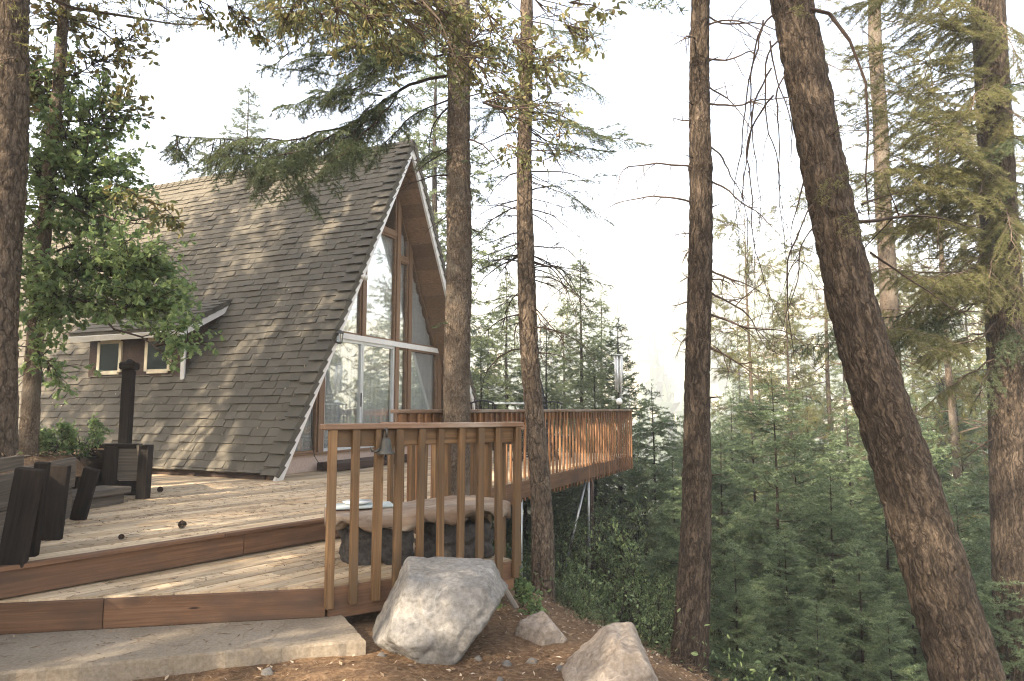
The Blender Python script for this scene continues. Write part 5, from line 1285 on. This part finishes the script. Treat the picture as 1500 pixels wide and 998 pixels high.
K = {
 'young1': kind('young1', conifer(51, 5.0, 1.9, .42, 6, .03, .75, .15, .35, .06, .075, .065), 5, .06, 'bark_dark', 'firyoung', per_m=85, ln=.058, wd=.015),
 'young2': kind('young2', conifer(52, 6.5, 2.0, .48, 6, .04, .8, .2, .3, .08, .075, .065, .45), 6.5, .07, 'bark_dark', 'firyoung', per_m=80, ln=.060, wd=.016),
 'airy': kind('airy', conifer(53, 6.0, 1.8, .46, 6, .08, .7, .05, .25, .05, .08, .065, .25, .1, .7), 6, .05, 'bark_dark', 'firyoung', per_m=80, ln=.055, wd=.014),
 'fir1': kind('fir1', conifer(54, 12, 2.5, .62, 6, .05, .8, .25, .3, .08, .15, .15), 12, .14, 'bark_dark', 'fir', per_m=60, ln=.10, wd=.028),
 'fir2': kind('fir2', conifer(55, 14, 3.0, .72, 6, .12, .9, .3, .3, .1, .17, .17, .5, .1), 14, .16, 'bark_dark', 'pine', per_m=60, ln=.11, wd=.028),
 'pine': kind('pine', pinecrown(56, 13, 3.2), 13, .17, 'bark_grey', 'pine', per_m=170, ln=.16, wd=.013, fwd=1.3, flat=1),
}
def shrubF(seed, R, Hh, n):
    F = Fol(seed)
    for k in range(n):
        d = nrm(np.abs(F.r.normal(size=3)) * [1, 1, 1.1] * np.array([F.r.choice([-1, 1]), F.r.choice([-1, 1]), 1])); c = d * V3(R, R, Hh) * F.r.random() ** .4 * .85
        leafy(F, F.r.normal(size=3) * [.15, .15, .02], c, (R * .28, R * .28, Hh * .2), 13, 12, .016)
    return F
def airy(seed):
    F = Fol(seed); r = F.r
    for k in range(70):
        f = .15 + .85 * r.random(); a = r.random() * 6.28; l = r.uniform(.8, 2.6) * (1.15 - .7 * f); p0 = np.array([0, 0, f * 12]); e = p0 + np.array([math.cos(a), math.sin(a), r.uniform(-.2, .3)]) * l; pts = bend(p0, e, 6, r, .05, .15)
        for i in range(5): F.w.append((pts[i], pts[i + 1], .013 - .002 * i, .011 - .002 * i))
        for j in range(11):
            p, T = lerp_path(pts, .3 + .69 * r.random()); d = nrm(T + r.normal(size=3) * .7); e = p + d * r.uniform(.15, .45); F.w.append((p, e, .006, .004))
            for q in range(2): d3 = nrm(d + r.normal(size=3) * .5); F.n.append(np.concatenate([e - d3 * .08, e + d3 * .14]))
    return F
K['airypine'] = kind('airypine', airy(57), 12, .10, 'bark_grey', 'firgold', 'twig', per_m=100, ln=.10, wd=.009, fwd=1.6, flat=1)
K['shrub1'] = kind('shrub1', shrubF(61, 1.5, 2.3, 34), .8, .05, 'bark_dark', 'shrub', size=.072, shape='oval')
K['shrub2'] = kind('shrub2', shrubF(62, 1.2, 3.2, 34), 1.0, .05, 'bark_dark', 'shrub', size=.065, shape='diamond')
def bigoak(seed):
    F = Fol(seed)
    for k in range(40):
        d = nrm(F.r.normal(size=3) * [1, 1, .8]); c = V3(0, 0, 8) + d * V3(3.4, 3.4, 3.6) * F.r.random() ** .45
        leafy(F, V3(0, 0, 4.5) + F.r.normal(size=3) * .3, c, (1.0, 1.0, .8), 28, 12, .035)
    return F
K['bigoak'] = kind('bigoak', bigoak(64), 9, .25, 'bark_grey', 'oakdull', size=.12, shape='diamond')
K['sprout'] = kind('sprout', shrubF(63, .35, .5, 9), .2, .012, 'bark_dark', 'oak', size=.05, shape='oval')
HT = {'shrub1': 2.6, 'shrub2': 3.6, 'sprout': .55, 'bigoak': 12}
PROTO = {}
def plant(kd, x, y, h, name, label, cat, group=None, zb=None, rz=None):
    tm, cm, Hh = K[kd]; Hh = HT.get(kd, Hh); zb = float(gz(x, y)) if zb is None else zb
    t = thing(name, label, cat, (x, y, zb), group); s = h / Hh; t.scale = (s * (.92 + .16 * rng.random()), s * (.92 + .16 * rng.random()), s); t.rotation_euler = (0, 0, rng.random() * 6.28 if rz is None else rz)
    for nm, me in (('trunk', tm), ('crown', cm)):
        o = bpy.data.objects.new(nm, me); COL.objects.link(o); o.parent = t
    return t
def plant_tip(kd, px, py, Y, *a, **k):
    p = at(px, py, Y); return plant(kd, p[0], Y, max(.4, p[2] - float(gz(p[0], Y))), *a, **k)
G1 = 'young firs on the slope below the deck'; G2 = 'pale conifers beyond the deck'; G3 = 'leafy shrubs on the slope'; G4 = 'hazy conifers beyond the valley'
for kd, px, py, Y, lab in (
    ('airy', 1130, 545, 9.6, 'tall airy young fir with a bare dark stem right of the straight pine'),
    ('young1', 1075, 800, 6.9, 'low bright young fir spreading at the foot of the straight pine'),
    ('young2', 1215, 690, 8.8, 'young fir with its tip showing left of the middle of the leaning trunk'),
    ('young2', 955, 560, 17.0, 'small spire shaped fir rising just right of the deck corner'),
    ('airy', 1290, 640, 11.0, 'thin young fir seen behind the foot of the leaning trunk'),
    ('young1', 1400, 730, 9.5, 'young fir between the leaning trunk and the right fir')):
    plant_tip(kd, px, py, Y, 'fir_tree', lab, 'tree', G1)
for kd, px, py, Y in (('young2', 1055, 640, 11.5), ('young1', 1165, 640, 11.0), ('young2', 1240, 600, 13.5), ('young1', 1340, 620, 13), ('young2', 1450, 640, 12), ('young1', 1500, 700, 10), ('young2', 985, 660, 13), ('young1', 1100, 620, 14), ('young2', 1180, 570, 16),
                      ('young1', 1000, 700, 10.2), ('young2', 1290, 540, 18), ('young2', 1400, 560, 17), ('young1', 1150, 780, 8.2), ('young1', 1255, 800, 8.0), ('young2', 1330, 790, 8.6), ('young1', 1470, 850, 7.6), ('young2', 1540, 600, 14), ('young1', 1195, 880, 7.0), ('young1', 1300, 900, 7.2), ('young2', 1070, 580, 18), ('young2', 1010, 600, 20)):
    plant_tip(kd, px, py, Y, 'fir_tree', 'young green fir in the dense stand on the slope right of the deck', 'tree', G1)
for kd, px, py, Y in (('shrub1', 890, 760, 9.5), ('shrub2', 850, 700, 11.5), ('shrub1', 940, 720, 11), ('shrub2', 905, 650, 14), ('shrub1', 960, 800, 8.2), ('shrub2', 830, 820, 8.8), ('shrub1', 880, 860, 7.4), ('shrub2', 960, 650, 15), ('shrub1', 1000, 860, 7.6), ('shrub2', 1100, 720, 12), ('shrub1', 930, 620, 17), ('shrub2', 780, 790, 11), ('shrub1', 800, 720, 14), ('shrub1', 850, 930, 6.6), ('shrub2', 1120, 860, 8.4), ('shrub1', 1230, 760, 10), ('shrub2', 1350, 700, 12), ('shrub1', 1080, 690, 11.2), ('shrub2', 1420, 820, 9), ('shrub2', 1050, 760, 9.2)):
    plant_tip(kd, px, py, Y, 'shrub', 'dense green leafy shrub on the slope under and beside the long railing', 'shrub', G3)
for kd, px, py, Y, lab in (
    ('fir2', 850, 370, 20, 'pale feathery conifer rising behind the crooked trunk above the railing'),
    ('fir1', 905, 470, 20, 'green fir at the right end of the long railing, taller than its neighbours'),
    ('fir2', 880, 430, 27, 'broad hazy conifer behind the far right end of the railing'),
    ('fir2', 742, 400, 22, 'light green conifer between the thick trunk and crooked trunk'),
    ('fir2', 715, 470, 22, 'soft green conifer just right of the thick trunk above the railing'),
    ('fir2', 640, 10, 24, 'tall pale conifer rising behind the cabin peak'),
    ('fir1', 365, 125, 34, 'faint conifer top standing above the cabin ridge'),
    ('fir1', 300, 215, 36, 'lower faint conifer tip at the left end of the ridge')):
    plant_tip(kd, px, py, Y, 'conifer_tree', lab, 'tree', G2)
for kd, px, py, Y in (('fir2', 800, 470, 18), ('fir1', 770, 520, 16.5), ('fir2', 705, 500, 17), ('fir2', 870, 500, 17.5), ('fir2', 825, 440, 23)):
    plant_tip(kd, px, py, Y, 'conifer_tree', 'green conifer in the row showing above the long railing', 'tree', G2)
for kd, px, py, Y in (('fir2', 1080, 470, 34), ('fir2', 1150, 420, 38), ('airypine', 1200, 250, 17), ('fir2', 1230, 430, 33), ('airypine', 1360, 60, 16), ('fir2', 1330, 420, 36), ('fir2', 1410, 390, 32), ('airypine', 1420, 120, 19), ('fir2', 1480, 350, 30), ('fir2', 1020, 540, 38), ('fir2', 1110, 510, 28), ('fir2', 1270, 480, 26), ('fir2', 1370, 470, 24), ('fir2', 1540, 420, 24), ('airypine', 1090, 300, 20), ('airypine', 1150, 420, 15)):
    plant_tip(kd, px, py, Y, 'conifer_tree', 'hazy pale green conifer far down the slope behind the trunks at right', 'tree', G4)
# undergrowth on the bank at the left, sprouts by the walls
for px, py, Y, h, lab in ((120, 640, 7.6, .5, 'leafy sprout on the soil bank right of the slim oak'), (75, 640, 7.4, .45, 'leafy sprout at the foot of the slim oak'), (30, 645, 7.2, .5, 'leafy sprout between the two left trunks')):
    p = at(px, py, Y); plant('sprout', p[0], Y, h, 'shrub', lab, 'shrub', 'sprouts on the soil bank', zb=.5)
q = at(745, 880, 5.6); plant('sprout', q[0], q[1], .5, 'shrub', 'small green sprout behind the big boulder beside the rail end', 'shrub', zb=-.75)
# undergrowth: ground cover nobody could count
F = Fol(71); n = 9000
xs = F.r.uniform(-1, 26, n); ys = F.r.uniform(5, 34, n); s = (xs - 1.0) * .9 + (ys - 4.1) * .436; k = (s > .9) & (np.hypot(xs, ys) < 34)
xs, ys = xs[k], ys[k]; zz = gz(xs, ys)
for x, y, z in zip(xs, ys, zz):
    for j in range(7):
        F.lp.append((x + F.r.normal() * .2, y + F.r.normal() * .2, z + F.r.random() * .5)); F.ld.append(F.r.normal(size=3) + [0, 0, .5])
mb = MB(); P, D = np.array(F.lp), np.array(F.ld); dd = np.hypot(P[:, 0], P[:, 1]); near = dd < 11
leaves(mb, P[near], D[near], .05, F.r, 'oval'); leaves(mb, P[~near], D[~near], .13, F.r, 'diamond')
tag(mb.obj('undergrowth', M['shrub']), kind='stuff')
# far wooded hillside across the valley: one mass
r = np.random.default_rng(81); n = 2600
az = r.uniform(-.85, .9, n); dd = 140 + 500 * r.random(n) ** .8 ; X, Yv = np.sin(az) * dd, np.cos(az) * dd; Zv = gz(X, Yv)
mb = MB(); th = np.linspace(0, 2 * np.pi, 7, endpoint=False)
hh = r.uniform(8, 22, n) * (.6 + .8 * r.random(n)); rr = hh * r.uniform(.14, .2, n)
lay = [(0.05, .9), (.35, 1.0), (.36, .55), (.62, .75), (.63, .4), (1.0, .02)]
V = np.zeros((n, len(lay), 7, 3)); jit = 1 + .35 * r.normal(size=(n, len(lay), 7))
for i, (z, q) in enumerate(lay):
    V[:, i, :, 0] = X[:, None] + np.cos(th)[None] * (rr * q)[:, None] * jit[:, i]; V[:, i, :, 1] = Yv[:, None] + np.sin(th)[None] * (rr * q)[:, None] * jit[:, i]; V[:, i, :, 2] = (Zv + hh * z)[:, None] + .3 * r.normal(size=(n, 7))
base = (np.arange(n) * len(lay) * 7)[:, None, None]; i = np.arange(len(lay) - 1)[None, :, None] * 7; j = np.arange(7)[None, None]
Q = np.stack(np.broadcast_arrays(base + i + j, base + i + (j + 1) % 7, base + i + 7 + (j + 1) % 7, base + i + 7 + j), -1).reshape(-1, 4)
mb.add(V.reshape(-1, 3), Q, np.repeat(r.random(n) * .8, (len(lay) - 1) * 7)); tag(mb.obj('far_forest', M['fir']), kind='stuff')
# trees beside and behind the camera: unseen, added only to dapple deck and roof with shade
for kd, x, y, h, lab in (('fir2', -13.5, 5.5, 16, 'unseen fir added beyond the left edge to dapple the roof'), ('fir2', -6.5, -4.5, 16, 'unseen fir added behind the camera to shade the boulders'), ('pine', -8.9, 5.6, 19, 'unseen pine added left of the deck to shade the roof'), ('bigoak', -11.5, 4.2, 14,  'unseen spreading oak added beside the cabin to dapple the roof'), ('bigoak', -9.3, .2, 10.5, 'unseen spreading oak added left of the camera for shade'), ('bigoak', -8.3, -2.2, 12, 'unseen spreading oak added behind the camera for shade')):
    plant(kd, x, y, h, {'bigoak': 'oak_tree', 'pine': 'pine_tree'}.get(kd, 'fir_tree'), lab, 'tree', 'unseen trees added for shade')
# wind chime hanging from a deck side conifer
q = at(906, 520, 15.0); t = thing('wind_chime', 'pale metal wind chime with long tubes hanging beyond the deck corner', 'wind chime', tuple(q))
mb = MB(); tube(mb, [q + V3(0, 0, .006), q - V3(0, 0, .02)], [.10, .10], 16); part(mb, 'disc', M['galv'], t, True)
for k in range(6):
    a = k * math.pi / 3; c = q + V3(math.cos(a), math.sin(a), 0) * .075; mb = MB(); tube(mb, [c - V3(0, 0, .04), c - V3(0, 0, .62 + .05 * k)], [.018, .018], 8); part(mb, 'tube', M['alu'], t, True)
mb = MB(); tube(mb, [q - V3(0, 0, .02), q - V3(0, 0, .95)], [.003, .003], 5); s_ = [q - V3(0, 0, .95 + .07 * (1 - math.cos(a))) for a in np.linspace(0, math.pi, 9)]; tube(mb, s_, [.07 * math.sin(a) + .002 for a in np.linspace(0, math.pi, 9)], 14); part(mb, 'clapper', M['plate'], t, True)
mb = MB(); tube(mb, [q, q + V3(0, 0, 1.1)], [.004, .004], 5); part(mb, 'cord', M['blackmetal'], t)
